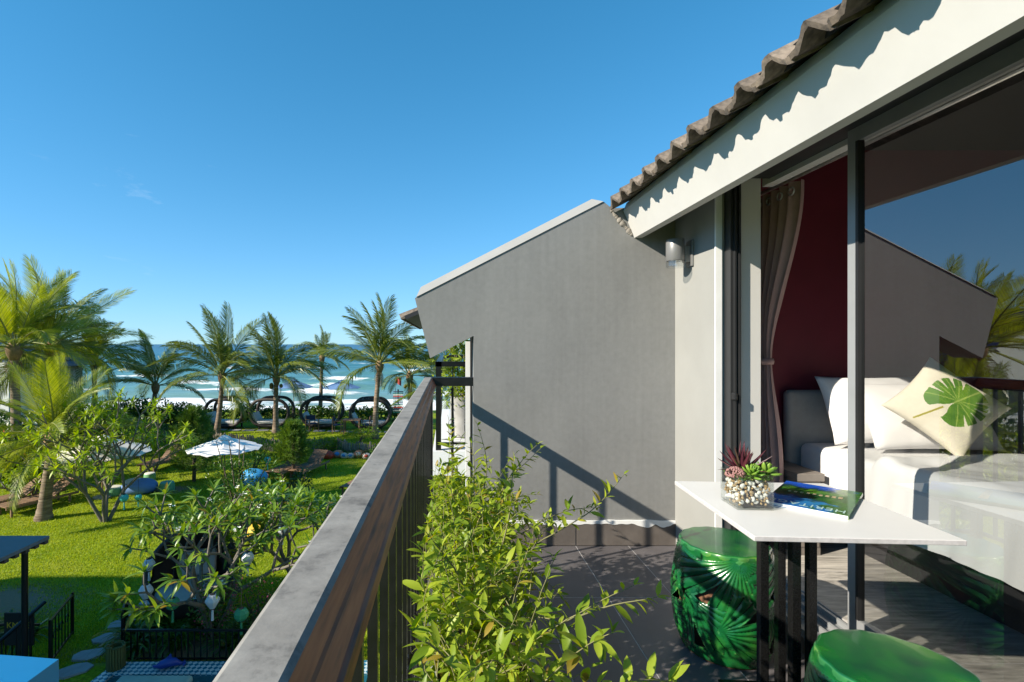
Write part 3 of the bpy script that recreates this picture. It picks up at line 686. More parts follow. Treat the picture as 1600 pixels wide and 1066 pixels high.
mx_ = n.new("ShaderNodeMath"); mx_.operation = 'MULTIPLY_ADD'; mx_.inputs[1].default_value = 3.2; l.new(sp.outputs['X'], mx_.inputs[0]); l.new(z1.outputs['Fac'], mx_.inputs[2])
rg = n.new("ShaderNodeMapRange"); rg.inputs['From Min'].default_value = .62; rg.inputs['From Max'].default_value = .76; l.new(mx_.outputs[0], rg.inputs['Value'])
rgc = ramp(n, [(0.3, (0.008, 0.06, 0.012)), (0.6, (0.05, 0.19, 0.02)), (0.75, (0.22, 0.33, 0.05))]); l.new(z2.outputs['Fac'], rgc.inputs[0])
q = n.new("ShaderNodeMix"); q.data_type = 'RGBA'; l.new(rg.outputs[0], q.inputs['Factor']); l.new(r1.outputs[0], q.inputs['A']); l.new(rgc.outputs[0], q.inputs['B'])
l.new(q.outputs['Result'], b.inputs['Base Color']); b.inputs['Roughness'].default_value = .18; b.inputs['Coat Weight'].default_value = .4
mat('paper', (0.82, 0.81, 0.79), 0.8, 0.03, 200, stretch=(1, 1, 20))
mat('print_pale', (0.42, 0.60, 0.55), 0.3, 0.02, 10)
mat('print_stone', (0.42, 0.30, 0.17), 0.4, 0.3, 60)
mg = thing('magazine', 'glossy magazine with blue and green landscape cover on the table', 'magazine', (1.355, 1.895, TZ), R(-44.5))
hw, hh, th_ = .1225, .185, .012
m_ = MB(); m_.box((-hw + .002, -hh + .002, .0008), (hw - .002, hh - .002, th_ - .0008)); m_.build('pages', 'paper', mg, world=False)
m_ = MB(); NN = 10
for lay in (0, 1):
    z0 = th_ - .0008 if lay else 0.0
    m_.box((-hw, -hh, z0), (hw, hh, z0 + .0008))
m_.box((hw, -hh, 0.0), (hw + .0008, hh, th_)); m_.build('cover', 'magazine_cover', mg, world=False)
fc = bpy.data.curves.new('title_text', 'FONT'); fc.body = 'HERITAGE'; fc.size = .052; fc.align_x = 'CENTER'; fc.extrude = .0001; fc.space_character = 1.12
fo_ = bpy.data.objects.new('title_tmp', fc); COL.objects.link(fo_)
bpy.context.view_layer.update()
tm_ = bpy.data.meshes.new_from_object(fo_.evaluated_get(bpy.context.evaluated_depsgraph_get())); bpy.data.objects.remove(fo_)
tm_.materials.clear(); tm_.materials.append(MATS['print_pale'])
link('title_lettering', tm_, mg, (0, -.128, th_ + .0003), (0, 0, math.pi), (.86, 1, 1))
m_ = MB()
for k in range(9):          # printed stone bridge: a row of pale piers
    x_ = -.085 + k * .019; m_.box((x_, .012 + .002 * k, th_ + .0001), (x_ + .008 + .0006 * k, .030 + .003 * k, th_ + .0004))
m_.build('printed_bridge', 'print_stone', mg, world=False)

# ------------------------------------------------------------------ glass planter with pebbles and succulents
gp_ = thing('glass_planter', 'square glass planter of white pebbles standing on the table', 'planter', (1.068, 1.832, TZ), R(-3))
S_ = .0615; Hh = .122; T_ = .004
m_ = MB()
m_.box((-S_, -S_, .0005), (S_, S_, .0085)); m_.box((-S_, -S_, .0086), (S_, -S_ + T_, Hh)); m_.box((-S_, S_ - T_, .0086), (S_, S_, Hh))
m_.box((-S_, -S_ + T_ + .0002, .0086), (-S_ + T_, S_ - T_ - .0002, Hh)); m_.box((S_ - T_, -S_ + T_ + .0002, .0086), (S_, S_ - T_ - .0002, Hh))
m_.build('glass_box', 'vase_glass', gp_, world=False)
mat('pebble_white', (0.82, 0.79, 0.73), 0.6, 0.1, 40, rnd=.12)
mat('pebble_tan', (0.42, 0.28, 0.13), 0.5, 0.25, 40, rnd=.25)
mat('soil_dark', (0.035, 0.026, 0.018), 0.95, .3, 60, .5)
def pebble_mesh(name, mt, seed):
    bm = bmesh.new(); bmesh.ops.create_icosphere(bm, subdivisions=2, radius=1); rr = random.Random(seed)
    k = Vector((rr.uniform(.8, 1.25), rr.uniform(.7, 1.0), rr.uniform(.55, .8)))
    for v in bm.verts: v.co = Vector((v.co.x*k.x, v.co.y*k.y, v.co.z*k.z)) * (1 + .12 * vnoise(v.co.x*2+seed, v.co.y*2, seed))
    me = bpy.data.meshes.new(name); bm.to_mesh(me); bm.free(); me.materials.append(MATS[mt]); me.polygons.foreach_set('use_smooth', [True]*len(me.polygons)); return me
pw = [pebble_mesh('pebble', 'pebble_white', k) for k in range(3)]; pt = [pebble_mesh('pebble', 'pebble_tan', 9 + k) for k in range(3)]
rr = random.Random(3); cnt = 0; placed = []
for k in range(6000):
    if cnt >= 230: break
    big = rr.random() < .74; r_ = rr.uniform(.0072, .011) if big else rr.uniform(.004, .0065)
    lim = S_ - T_ - r_ * 1.12 
    side = rr.random()
    if side < .42: x_, y_ = rr.uniform(-lim, lim), -lim + rr.uniform(0, .006)
    elif side < .72: x_, y_ = -lim + rr.uniform(0, .006), rr.uniform(-lim, lim)
    else: x_, y_ = rr.uniform(-lim, lim), rr.uniform(-lim, lim)
    z_ = rr.uniform(.0095 + r_, .098)
    if any((x_-a)**2 + (y_-b_)**2 + (z_-c_)**2 < ((r_ + d_) * .74)**2 for a, b_, c_, d_ in placed): continue
    placed.append((x_, y_, z_, r_)); cnt += 1
    mr_ = rr.choice(pw) if (big and rr.random() < .9) else rr.choice(pt)
    link('pebble', mr_, gp_, (x_, y_, z_), (rr.uniform(0, 6), rr.uniform(0, 6), rr.uniform(0, 6)), r_)
m_ = MB(); m_.box((-S_ + T_ + .0185, -S_ + T_ + .0185, .0088), (S_ - T_ - .0185, S_ - T_ - .0185, .097)); m_.build('soil', 'soil_dark', gp_, world=False)

# purple agave-like rosette, pink sedum, two green echeverias
leafmat('purple_leaf', (0.06, 0.012, 0.022), (0.13, 0.03, 0.04), .15, .4)
leafmat('purple_leaf_green', (0.10, 0.10, 0.03), (0.07, 0.03, 0.03), .15, .4)
leafmat('echeveria_green', (0.10, 0.24, 0.02), (0.22, 0.36, 0.05), .2, .35)
leafmat('sedum_pink', (0.30, 0.13, 0.13), (0.42, 0.24, 0.21), .15, .5)
leafmat('moss_green', (0.04, 0.12, 0.01), (0.10, 0.22, 0.02), .2, .6)
ptop = TZ + .102
ag = thing('spiky_succulent', 'dark purple spiky succulent in the glass planter', 'succulent', (1.062, 1.848, ptop))
rr = random.Random(5)
def blade(L, w, bend):
    b_ = MB(); N = 6; vs = []
    for i in range(N + 1):
        t_ = i / N; ww = w * (1 - t_) ** .75 * (.55 + .45 * math.sin(math.pi * min(1, t_ * 2.2) / 2 + .2)); zz = bend * t_ * t_ * L; xx = t_ * L
        vs += [(xx, -ww, zz + ww * .5), (xx, 0, zz - ww * .1), (xx, ww, zz + ww * .5), (xx, 0, zz - ww * .55)]
    fs = []
    for i in range(N):
        for j in range(4): fs.append((i*4+j, i*4+(j+1) % 4, (i+1)*4+(j+1) % 4, (i+1)*4+j))
    b_.add(vs, fs); return b_
bms = [blade(.105, .0125, .10).mesh('leaf', 'purple_leaf', True), blade(.095, .011, -.10).mesh('leaf', 'purple_leaf_green', True), blade(.12, .006, -.15).mesh('leaf', 'purple_leaf', True)]
for k in range(26):
    e = R(84 - k * 2.6 + rr.uniform(-6, 6)); az = k * 2.399
    mi = 0 if k % 4 else 1
    if k > 20 and k % 2: mi = 2
    link('leaf', bms[mi], ag, (.006 * math.cos(az), .006 * math.sin(az), .012), (0, -e, az), rr.uniform(.8, 1.12))
def echeveria(name, label, loc, tilt, s):
    t_ = thing(name, label, 'succulent', loc); t_.rotation_euler = tilt; t_.scale = (s, s, s)
    b_ = MB(); N = 5; vs = []; M = 6
    for i in range(N + 1):
        u = i / N; ww = .0085 * math.sin(math.pi * (u * .86 + .10)) ** .7 * (.6 + .6 * u); tt = ww * .55; zz = .010 * u * u
        for j in range(M): vs.append((u * .042, ww * math.cos(2*math.pi*j/M), zz + tt * math.sin(2*math.pi*j/M)))
    fs = [(i*M+j, i*M+(j+1) % M, (i+1)*M+(j+1) % M, (i+1)*M+j) for i in range(N) for j in range(M)] + [tuple(range(N*M, N*M+M))]
    b_.add(vs, fs); me = b_.mesh('leaf', 'echeveria_green', True)
    for k in range(30):
        link('leaf', me, t_, (0, 0, .004 + .0004 * (30 - k)), (0, -R(78 - k * 2.6), k * 2.399), .55 + k * .02)
    return t_
echeveria('echeveria', 'green rosette succulent at the front of the planter', (1.068, 1.802, ptop + .006), (R(18), R(-4), .4), 1.05)
echeveria('echeveria', 'bright green rosette succulent leaning over the planter corner beside the magazine', (1.118, 1.808, ptop + .010), (R(22), R(24), 1.4), 1.08)
sd = thing('pink_sedum', 'pink clustered sedum at the planter corner', 'succulent', (1.022, 1.812, ptop))
b_ = MB(); bm = bmesh.new(); bmesh.ops.create_icosphere(bm, subdivisions=1, radius=1); iv = [v.co.copy() for v in bm.verts]; bm.verts.index_update(); if_ = [[v.index for v in f.verts] for f in bm.faces]; bm.free()
for k in range(210):
    d_ = rdir(-.2, 1); p_ = Vector((1.020, 1.816, ptop + .012)) + Vector((d_.x * .032, d_.y * .028, d_.z * .024)); r_ = random.uniform(.0028, .0042); b_.r = random.random() * .8 + .01
    b_.add([p_ + v * r_ for v in iv], if_)
o_ = b_.build('bead_leaves', 'sedum_pink', sd, smooth=True); o_["kind"] = "stuff"
ms_ = thing('moss_tuft', 'tuft of green moss filling the planter rim', 'moss', (1.06, 1.84, ptop - .006))
pl = []
for k in range(520):
    p_ = Vector((1.068 + random.uniform(-.056, .056), 1.832 + random.uniform(-.056, .056), ptop - .006 + random.uniform(0, .012))); pl.append((p_, rdir(.1, 1), random.uniform(.008, .016), random.uniform(0, 6)))
leaves(ms_, pl, leaf_template(.35, .1, .2, 2), 'moss_green')

# ------------------------------------------------------------------ ceramic stools: barrel with pressed fan leaves and pierced slots
SH = .46
def stool_r(z):
    t_ = z / SH
    return .168 + .038 * math.sin(math.pi * (t_ * .93 + .03)) ** .9 + (.0 if t_ < .96 else 0)
FANS = []
for k in range(4):
    FANS.append((k * math.pi/2, SH - .016, -90, 80, .30, 17))                 # hanging from the rim
for k in range(4):
    FANS.append((k * math.pi/2 + .62, .265, -70, 62, .24, 11))                # middle row, leaning
    FANS.append((k * math.pi/2 - .42, .155, 12, 60, .19, 10))                 # side-on small fans
def fan_val(th, z):
    """returns (layer, angle phase, radius fraction) of the top-most fan here"""
    best = None
    for i, (tc_, zc_, dr_, half, rad, nrib) in enumerate(FANS):
        dx = ((th - tc_ + math.pi) % (2*math.pi) - math.pi) * .195; dz = z - zc_
        r_ = math.hypot(dx, dz)
        if r_ > rad or r_ < 1e-6: continue
        an = (math.degrees(math.atan2(dz, dx)) - dr_ + 180) % 360 - 180
        if abs(an) > half: continue
        lay = 0 if i < 4 else 1 + (i % 2)
        lim = rad * (1 - .10 * abs(math.sin(an / half * nrib * math.pi / 2)))
        if r_ > lim: continue
        if best is None or lay >= best[0]: best = (lay, (an / half + 1) / 2 * nrib, r_ / rad, i)
    return best
HOLES = {0: [(3.5, .34, .78, .8), (11.5, .38, .86, .8)], 1: [(4.5, .35, .8, .8), (12.5, .4, .85, .8)]}
def build_stool_mesh():
    NT, NZ = 380, 170; V = []; pool = []; keep = np.ones((NZ, NT), bool)
    for j in range(NZ + 1):
        z = .008 + (SH - .012 - .008) * j / NZ
        for i in range(NT):
            th = 2 * math.pi * i / NT; f = fan_val(th, z); r_ = stool_r(z); dsp = 0; pv = .45
            if f:
                ph = f[1] % 1.0; rdg = 1 - abs(ph - .5) * 2
                fade = min(1, f[2] * 5) * min(1, max(.0, (1.02 - f[2]) * 9))
                dsp = .0012 + .0026 * f[0] * .5 + .0050 * (rdg ** .8) * fade
                pv = .02 if (rdg < .16 and f[2] > .10) else .30 + .45 * rdg
                if f[2] > .965 or f[2] < .05: pv = .97
                if j < NZ and f[0] != 3:
                    fi = f[3]
                    for (a_, r0, r1, wd) in (HOLES[fi % 2] if fi < 4 else [(4.5, .40, .85, .7)] if fi % 2 == 0 else [(6.5, .45, .9, .7)]):
                        wloc = wd * (f[2] - r0) / (r1 - r0) * 1.15
                        if r0 < f[2] < r1 and abs(f[1] - a_) < wloc * .75: keep[j, i] = False
                        elif r0 - .03 < f[2] < r1 + .03 and abs(f[1] - a_) < wloc * .75 + .22: pv = .97
            rim = 0
            if z > SH - .03: rim = .004 * (1 + .6 * math.sin(th * 16)) * smooth01((z - SH + .03) / .02)
            rr_ = r_ + dsp + rim * .6
            V.append((rr_ * math.cos(th), rr_ * math.sin(th), z)); pool.append(pv if rim < .003 else .9)
    F = [(j*NT+i, j*NT+(i+1) % NT, (j+1)*NT+(i+1) % NT, (j+1)*NT+i) for j in range(NZ) for i in range(NT) if keep[j, i]]
    base = NZ * NT; rr_ = stool_r(SH)
    prevring = [base + i for i in range(NT)]
    for rfac, z, pv in ((1.0, SH - .004, .95), (.985, SH - .0005, .7), (.95, SH, .42), (.6, SH + .0015, .42), (.2, SH + .002, .42)):
        o_ = len(V)
        for i in range(NT):
            th = 2*math.pi*i/NT; wv = (1 + .012 * math.sin(th * 16)) if rfac > .94 else 1
            V.append(((rr_ + .004) * rfac * wv * math.cos(th), (rr_ + .004) * rfac * wv * math.sin(th), z)); pool.append(pv)
        ring = [o_ + i for i in range(NT)]
        F += [(prevring[i], prevring[(i+1) % NT], ring[(i+1) % NT], ring[i]) for i in range(NT)]; prevring = ring
    F.append(tuple(prevring))
    me = bpy.data.meshes.new('stool_body'); me.from_pydata(V, [], F); me.materials.append(MATS['green_glaze'])
    a = me.attributes.new('pool', 'FLOAT', 'POINT'); a.data.foreach_set('value', pool)
    me.polygons.foreach_set('use_smooth', [True] * len(F)); me.update(); return me
sme = build_stool_mesh()
inn = MB(); inn.lathe([(.150, .012), (.176, .15), (.186, .24), (.176, .36), (.150, SH - .02), (.0005, SH - .018)], 40); ime = inn.mesh('inner_shell', 'terracotta', True)
ft = MB(); ft.lathe([(.150, 0.0), (.168, 0.0), (.171, .004), (.1705, .0085), (.150, .012)], 48); fme = ft.mesh('foot_ring', 'terracotta', True)
for loc, rz, lab in (((1.207, 2.24, BF + .0005), 2.95, 'green glazed ceramic stool with pierced palm leaf relief beside the shrub'), ((1.20, 1.37, BF + .0005), 3.6, 'green glazed ceramic stool in front of the table and glass door')):
    st_ = thing('ceramic_stool', lab, 'stool', loc, rz, 'green ceramic stools at the balcony table')
    link('stool_body', sme, st_); link('inner_shell', ime, st_); link('foot_ring', fme, st_)

# ------------------------------------------------------------------ bed and bedding
bed = thing('bed', 'low double bed with grey padded headboard inside the room', 'bed', (3.2, 2.1, RF))
m_ = MB(); m_.box((2.40, 1.2, RF), (4.0, 3.18, RF + .16)); m_.build('bed_plinth', 'dark_base', bed)
m_ = MB(); m_.rbox((2.24, 1.08, RF + .161), (4.16, 3.2, RF + .30), .01); m_.build('bed_base', 'dark_base', bed)
def soft_grid(fn, nu, nv, mt, name, parent):
    V = [fn(i / nu, j / nv) for j in range(nv + 1) for i in range(nu + 1)]
    F = [(j*(nu+1)+i, j*(nu+1)+i+1, (j+1)*(nu+1)+i+1, (j+1)*(nu+1)+i) for j in range(nv) for i in range(nu)]
    b_ = MB(); b_.add(V, F); return b_.build(name, mt, parent, smooth=True, norm=True)
m_ = MB(); m_.rbox((2.19, 1.05, RF + .301), (4.2, 3.215, RF + .60), .05); m_.build('mattress', 'bed_linen', bed, smooth=40)
m_ = MB()
for k in range(3):
    m_2 = MB(); m_2.rbox((2.14 + k * .70, 3.222, RF + .35), (2.14 + k * .70 + .69, 3.295, RF + .92), .035); m_2.build('headboard_panel', 'headboard_fabric', bed, smooth=40)
dv = thing('duvet', 'white duvet draped over the bed side', 'duvet', (3.2, 1.8, RF + .6))
def duvet(u, v):
    y = .95 + (2.62 - .95) * v
    arc = u * (.36 + 2.0)
    wob = .014 * math.sin(y * 9 + 1.2) + .007 * math.sin(y * 23) + .004 * math.sin(y * 57 + arc * 9)
    if arc < .30: x, z = 2.165 + wob * (1 - arc / .36) - .012 * (1 - arc/.3), RF + .285 + arc
    elif arc < .36:
        a = (arc - .30) / .06 * math.pi / 2; x, z = 2.165 + .045 * (1 - math.cos(a)), RF + .585 + .045 * math.sin(a)
    else: x, z = 2.21 + (arc - .36), RF + .63 + .010 * vnoise(arc * 5, y * 4) + .006 * vnoise(arc * 14, y * 12, 2) + .0010 * math.sin(arc * 60 + 3 * math.sin(y * 14))
    if v > .93: z += .022 * math.sin((v - .93) / .07 * math.pi)
    if v > .985: z -= .02 * (v - .985) / .015; 
    return (x, y, z)
soft_grid(duvet, 120, 90, 'bed_linen', 'duvet_cover', dv)
def pillow(w_, h_, t_, N=28, e=.42, pinch=.06, fn=None, mt='pillow_cotton'):
    V = []; F = []; MI = []
    for s in (1, -1):
        for j in range(N + 1):
            for i in range(N + 1):
                u = -1 + 2 * i / N; v = -1 + 2 * j / N
                k = ((1 - u*u) * (1 - v*v)); th = s * t_ / 2 * max(0, k) ** e
                px_ = u * w_/2 * (1 - pinch * (1 - v*v)**1 * abs(u)**2 * 0 - pinch * (1 - abs(v)**2) * abs(u)); py_ = v * h_/2 * (1 - pinch * (1 - abs(u)**2) * abs(v))
                th += s * .006 * vnoise(u * 4 + s, v * 4, 3) * max(0, k) ** .3
                V.append((px_, py_, th))
    q_ = (N + 1) ** 2
    for s in (0, 1):
        for j in range(N):
            for i in range(N):
                a = s*q_ + j*(N+1) + i; f = (a, a+1, a+N+2, a+N+1)
                F.append(f if s == 0 else f[::-1])
                MI.append(fn(-1 + 2*(i+.5)/N, -1 + 2*(j+.5)/N) if (fn and s == 0) else 0)
    me = bpy.data.meshes.new('cover'); me.from_pydata(V, [], F)
    for m in (mt if isinstance(mt, list) else [mt]): me.materials.append(MATS[m])
    me.polygons.foreach_set('material_index', MI); me.polygons.foreach_set('use_smooth', [True]*len(F))
    bm = bmesh.new(); bm.from_mesh(me); bmesh.ops.remove_doubles(bm, verts=bm.verts[:], dist=1e-4); bm.to_mesh(me); bm.free(); return me
pm = pillow(.68, .42, .16)
bt = RF + .605
for loc, rot, lab in (((2.58, 3.06, bt + .215), (R(68), 0, R(2)), 'white bed pillow leaning on the grey headboard'), ((2.72, 2.93, bt + .195), (R(58), 0, R(-4)), 'white bed pillow behind the leaf print cushion')):
    o_ = link('pillow', pm, None, loc, rot); tag(o_, lab, 'pillow', 'white pillows on the bed')
def monstera(u, v):
    """leaf print on the cushion face: 0 cloth, 1 dark green, 2 light vein, 3 stem"""
    c_, s_ = math.cos(R(108)), math.sin(R(108)); x, y = u - .16, v + .06
    X_, Y_ = (x * c_ - y * s_) / .80, (x * s_ + y * c_) / .80      # leaf axis along +Y_
    if abs(X_ - .04 * Y_) < .03 and -1.45 < Y_ < -.55: return 3
    yy = Y_ + .05; r_ = math.hypot(X_, yy); an = math.atan2(X_, yy)     # 0 = tip
    lim = .92 - .16 * (abs(an) / math.pi) + .12 * math.exp(-(abs(an) - 2.5)**2 / .15)
    if abs(an) > 2.85 : lim = .45 * (math.pi - abs(an)) / .29 + .12 if abs(an) < math.pi else .1
    for nc in (.55, 1.0, 1.45, 1.95):
        if abs(abs(an) - nc) < .065 * (r_ - .42) / .4 and r_ > .45: return 0
    if r_ > lim: return 0
    if abs(X_) < .025: return 2
    for nc in (.75, 1.2, 1.7, 2.3):
        if abs(abs(an) - nc) < .028 / max(r_, .2) * .5: return 2
    return 1
cm = pillow(.43, .43, .15, 150, .45, .10, monstera, ['cushion_canvas', 'leaf_print_dark', 'leaf_print_light', 'leaf_print_stem'])
cu = link('leaf_cushion', cm, None, (2.62, 2.70, bt + .275), None, .94)
cu.rotation_euler = (Matrix.Rotation(R(-14), 3, 'Z') @ Matrix.Rotation(R(66), 3, 'X') @ Matrix.Rotation(R(45), 3, 'Z')).to_euler()
tag(cu, 'cream cushion with a green monstera leaf print balanced on its corner', 'cushion')
ns = thing('nightstand', 'low taupe nightstand between the bed and the curtain', 'nightstand', (2.07, 3.08, RF))
m_ = MB(); m_.box((2.00, 2.935, RF), (2.135, 3.27, RF + .425)); m_.build('cabinet', 'night_laminate', ns)
m_ = MB(); m_.rbox((1.99, 2.92, RF + .4255), (2.15, 3.285, RF + .47), .003); m_.build('top_board', 'night_laminate', ns)
m_ = MB(); m_.box((2.01, 2.930, RF + .05), (2.125, 2.9345, RF + .40)); m_.build('drawer_front', 'night_laminate', ns)
# curtain gathered at the far jamb, tied at sill height
cu_ = thing('curtain', 'taupe curtain gathered and tied beside the open door', 'curtain', (1.87, 2.98, RF))
def curtain(u, v):
    z = RF + .06 + (zr(.90) - RF - .06) * v
    h = z - zr(-.10)
    wdt = .13 + .30 * smooth01(abs(h) / .95) if h > 0 else .13 + .10 * smooth01(abs(h) / .7)
    s_ = u - .5
    fold = .030 * math.sin(u * 2 * math.pi * 5.5) * (.45 + .55 * smooth01(abs(h) / .4))
    y0_ = 3.22 - wdt * .5 + (.0 if h < 0 else -.0)
    return (1.935 + fold + .012 * math.sin(z * 3), y0_ + s_ * wdt, z)
soft_grid(curtain, 110, 50, 'curtain_fabric', 'curtain_fabric', cu_)
m_ = MB(); m_.lathe([(.001, -.018), (.066, -.018), (.070, 0), (.066, .018), (.001, .018)], 20, (0, 0, 0)); me_ = m_.mesh('tie_back', 'curtain_fabric', True)
link('tie_back', me_, cu_, Vector((1.935, 3.155, zr(-.105))) - cu_.location, None, (.85, 1.1, 1))
eb = MB(); eb.tube([(0, .021 * math.cos(a*math.pi/8), .021 * math.sin(a*math.pi/8)) for a in range(17)], .005, 6, False); eme = eb.mesh('eyelet', 'eyelet_metal', True)
for k in range(4): link('eyelet', eme, cu_, Vector((1.898 + .0 * k, 2.83 + k * .10, zr(.845))) - cu_.location)
m_ = MB(); m_.tube([(1.935, -.5, zr(.93)), (1.935, 3.28, zr(.93))], .012, 10); m_.build('curtain_rod', 'eyelet_metal', cu_)
# ------------------------------------------------------------------ balcony shrub in its trough
leafmat('shrub_leaf', (0.14, 0.24, 0.015), (0.42, 0.50, 0.045), 0.45, 0.42, (0.40, 0.30, 0.05))
mat('green_twig', (0.20, 0.19, 0.08), 0.8, .2, 30)
mat('trough_concrete', (0.36, 0.35, 0.33), 0.9, .15, 8, .3)
tr = thing('planter_trough', 'long grey planter trough along the railing under the shrub', 'planter', (.115, 1.75, BF))
m_ = MB(); m_.box((-.06, .72, BF + .001), (.29, .75, BF + .28)); m_.box((-.06, 2.72, BF + .001), (.29, 2.75, BF + .28)); m_.box((-.06, .7502, BF + .001), (-.035, 2.7198, BF + .28)); m_.box((.265, .7502, BF + .001), (.29, 2.7198, BF + .28)); m_.box((-.034, .751, BF + .001), (.264, 2.719, BF + .03))
m_.build('trough', 'trough_concrete', tr)
m_ = MB(); m_.box((-.0345, .7505, BF + .0302), (.2645, 2.7195, BF + .25)); m_.build('soil', 'soil_dark', tr)
sh = thing('balcony_shrub', 'leafy light green shrub spilling over the balcony trough beside the handrail', 'shrub', (.115, 1.75, BF + .25))
rr = random.Random(21); pl = []; tw = MB()
def spray(base, d0, L, bend, lsz, step=.020, rad=.0028):
    p = Vector(base); d = Vector(d0).normalized(); pts = [p.copy()]; k = 0; n_ = max(4, int(L / .03)); trav = 0
    for i in range(n_):
        d = (d + Vector((rr.uniform(-.10, .10), rr.uniform(-.10, .10), bend + rr.uniform(-.06, .06)))).normalized()
        q = p + d * (L / n_)
        if q.x < -.072 and q.z > CZ - 1.3: q.x = -.072 + rr.uniform(0, .01); d.x = abs(d.x) * .3
        if q.y > 3.20: d.y = -abs(d.y)
        p = q; pts.append(p.copy()); trav += L / n_
        if i > n_ * .12:
            for s in (1, -1) if rr.random() < .8 else (1,):
                a = k * 2.3 + (0 if s == 1 else math.pi) + rr.uniform(-.5, .5); k += 1
                side = frame(d) @ Vector((.55, math.cos(a), math.sin(a)))
                side.z += .15
                t_ = i / n_
                sz = lsz * rr.uniform(.6, 1.15) * (1 - .55 * max(0, t_ - .7) / .3)
                pl.append((p + side * .002, side.normalized(), sz, rr.uniform(-.6, .6)))
    pl.append((p, d, lsz * .6, 0))
    tw.tube(pts, [rad * (1 - .75 * i / len(pts)) for i in range(len(pts))], 5, False)
for k in range(215):
    y = rr.uniform(.80, 2.68); x = rr.uniform(-.02, .20); b0 = Vector((x, y, BF + .24 + rr.uniform(0, .05)))
    lean = Vector((rr.uniform(-.35, .32), rr.uniform(-.45, .45), 1.0))
    L = rr.uniform(.28, .62)
    if y < 1.2: L = rr.uniform(.18, .40)
    spray(b0, lean, L, -.035 if rr.random() < .6 else -.10, rr.uniform(.044, .070))
# inner woody infill: short side twigs over the whole mound
for k in range(190):
    y = rr.uniform(.78, 2.72); x = rr.uniform(-.03, .22); z = BF + rr.uniform(.26, .60)
    if y < 1.15: z = BF + rr.uniform(.2, .42)
    spray((x, y, z), rdir(-.2, .9) + Vector((.25, -.15, .2)), rr.uniform(.12, .24), -.03, rr.uniform(.048, .070), rad=.0018)
# long outer sprays seen against wall and floor
for (bx, by, bz), dr_, L, bd_ in [((.14, 2.45, -.85), (.25, .1, 1), .48, -.005), ((.08, 2.5, -.80), (-.15, .05, 1), .40, 0), ((.30, 2.0, -.80), (1, .25, .35), .55, .02), ((.30, 2.1, -.78), (.9, .4, .55), .40, -.04),
        ((.30, 1.45, -.80), (.8, 0, .5), .30, -.03), ((.20, 2.3, -.75), (.35, .05, 1), .36, -.01), ((.10, 2.2, -.72), (.1, .1, 1), .30, 0), ((.02, 2.4, -.80), (-.05, .1, 1), .44, 0),
        ((.27, 1.12, -.78), (1, .15, .12), .34, -.04), ((.05, 1.5, -.72), (-.2, -.2, .6), .24, -.02), ((.02, 1.1, -.70), (-.2, -.3, .4), .22, -.04), ((.22, 2.55, -.85), (.5, .2, 1), .42, -.02), ((.18, 1.75, -.70), (.3, 0, 1), .30, 0)]:
    spray((bx, by, CZ + bz), dr_, L, bd_, .062, rad=.0034)
LEAFS = leaf_template(.34, .14, .20, 4)
leaves(sh, pl, LEAFS, 'shrub_leaf', 300)
tw.build('stems', 'green_twig', sh, smooth=True)
print('shrub leaves', len(pl))

# ------------------------------------------------------------------ neighbouring unit beyond the gable
nb = thing('neighbour_unit', 'neighbouring hotel unit with white balcony slab and tiled eave behind the gable', 'building', (1.5, 8.0, 0))
m_ = MB(); m_.box((-.19, 6.3, zr(-1.62)), (5.3, 10.4, zr(-1.32))); m_.build('balcony_slab', 'white_paint', nb)
m_ = MB(); m_.box((1.3, 6.35, 0), (5.3, 10.3, zr(-1.621))); m_.build('lower_wall', 'facade_paint', nb)
m_ = MB(); m_.box((1.45, 6.35, zr(-1.319)), (5.3, 10.3, zr(.95))); m_.build('wall', 'facade_paint', nb)
m_ = MB(); m_.box((.130, 3.75, 0.0), (.162, 3.80, zr(.02))); m_.build('white_post', 'white_paint', nb)
m_ = MB(); m_.box((.165, 3.83, 0.0), (.215, 3.88, zr(.06))); m_.build('dark_post', 'alu_dark', nb)
m_ = MB(); m_.prism([(-.46, zr(.27)), (1.5, zr(1.10)), (1.5, zr(1.14)), (-.48, zr(.31))], 5.6, 9.4); m_.build('roof_deck', 'dark_base', nb)
for row in range(2):
    for k in range(26):
        link('roof_tile', tmes[(k + row) % 5], nb, Vector((-.52 + row * .26, 5.7 + k * .145, zr(.285) + row * .115)) - nb.location, (0, -R(23), 0))
nr_ = thing('balcony_railing', 'black iron railing of the neighbouring balcony behind the gable', 'railing', (-.12, 8.2, zr(-1.32)))
m_ = MB(); m_.box((-.15, 6.36, zr(-.276)), (-.08, 10.2, zr(-.215))); m_.box((-.16, 6.36, zr(-.278)), (.9, 6.43, zr(-.2155))); m_.box((-.079, 10.14, zr(-.276)), (.9, 10.2, zr(-.2155))); m_.build('handrail', 'iron_black', nr_)
for k in range(27): link('baluster', bme, nr_, Vector((-.12, 6.55 + k * .14, zr(-1.32))) - nr_.location)
for k in range(5): link('baluster', bme, nr_, Vector((.06 + .16 * k, 6.395, zr(-1.32))) - nr_.location)
for k in range(5): link('baluster', bme, nr_, Vector((.06 + .16 * k, 10.17, zr(-1.32))) - nr_.location)
m_ = MB(); m_.box((-.152, 6.362, zr(-1.3195)), (-.085, 6.428, zr(-.279))); m_.build('corner_post', 'iron_black', nr_)
m_ = MB(); m_.box((-.152, 6.37, zr(-1.25)), (.9, 6.41, zr(-1.225))); m_.build('bottom_bar', 'iron_black', nr_)
leafmat('bamboo_leaf', (0.14, 0.24, 0.015), (0.28, 0.36, 0.03), .45, .5)
np_ = thing('potted_shrub', 'yellow green potted shrub on the neighbouring balcony', 'shrub', (.20, 7.3, zr(-1.319)))
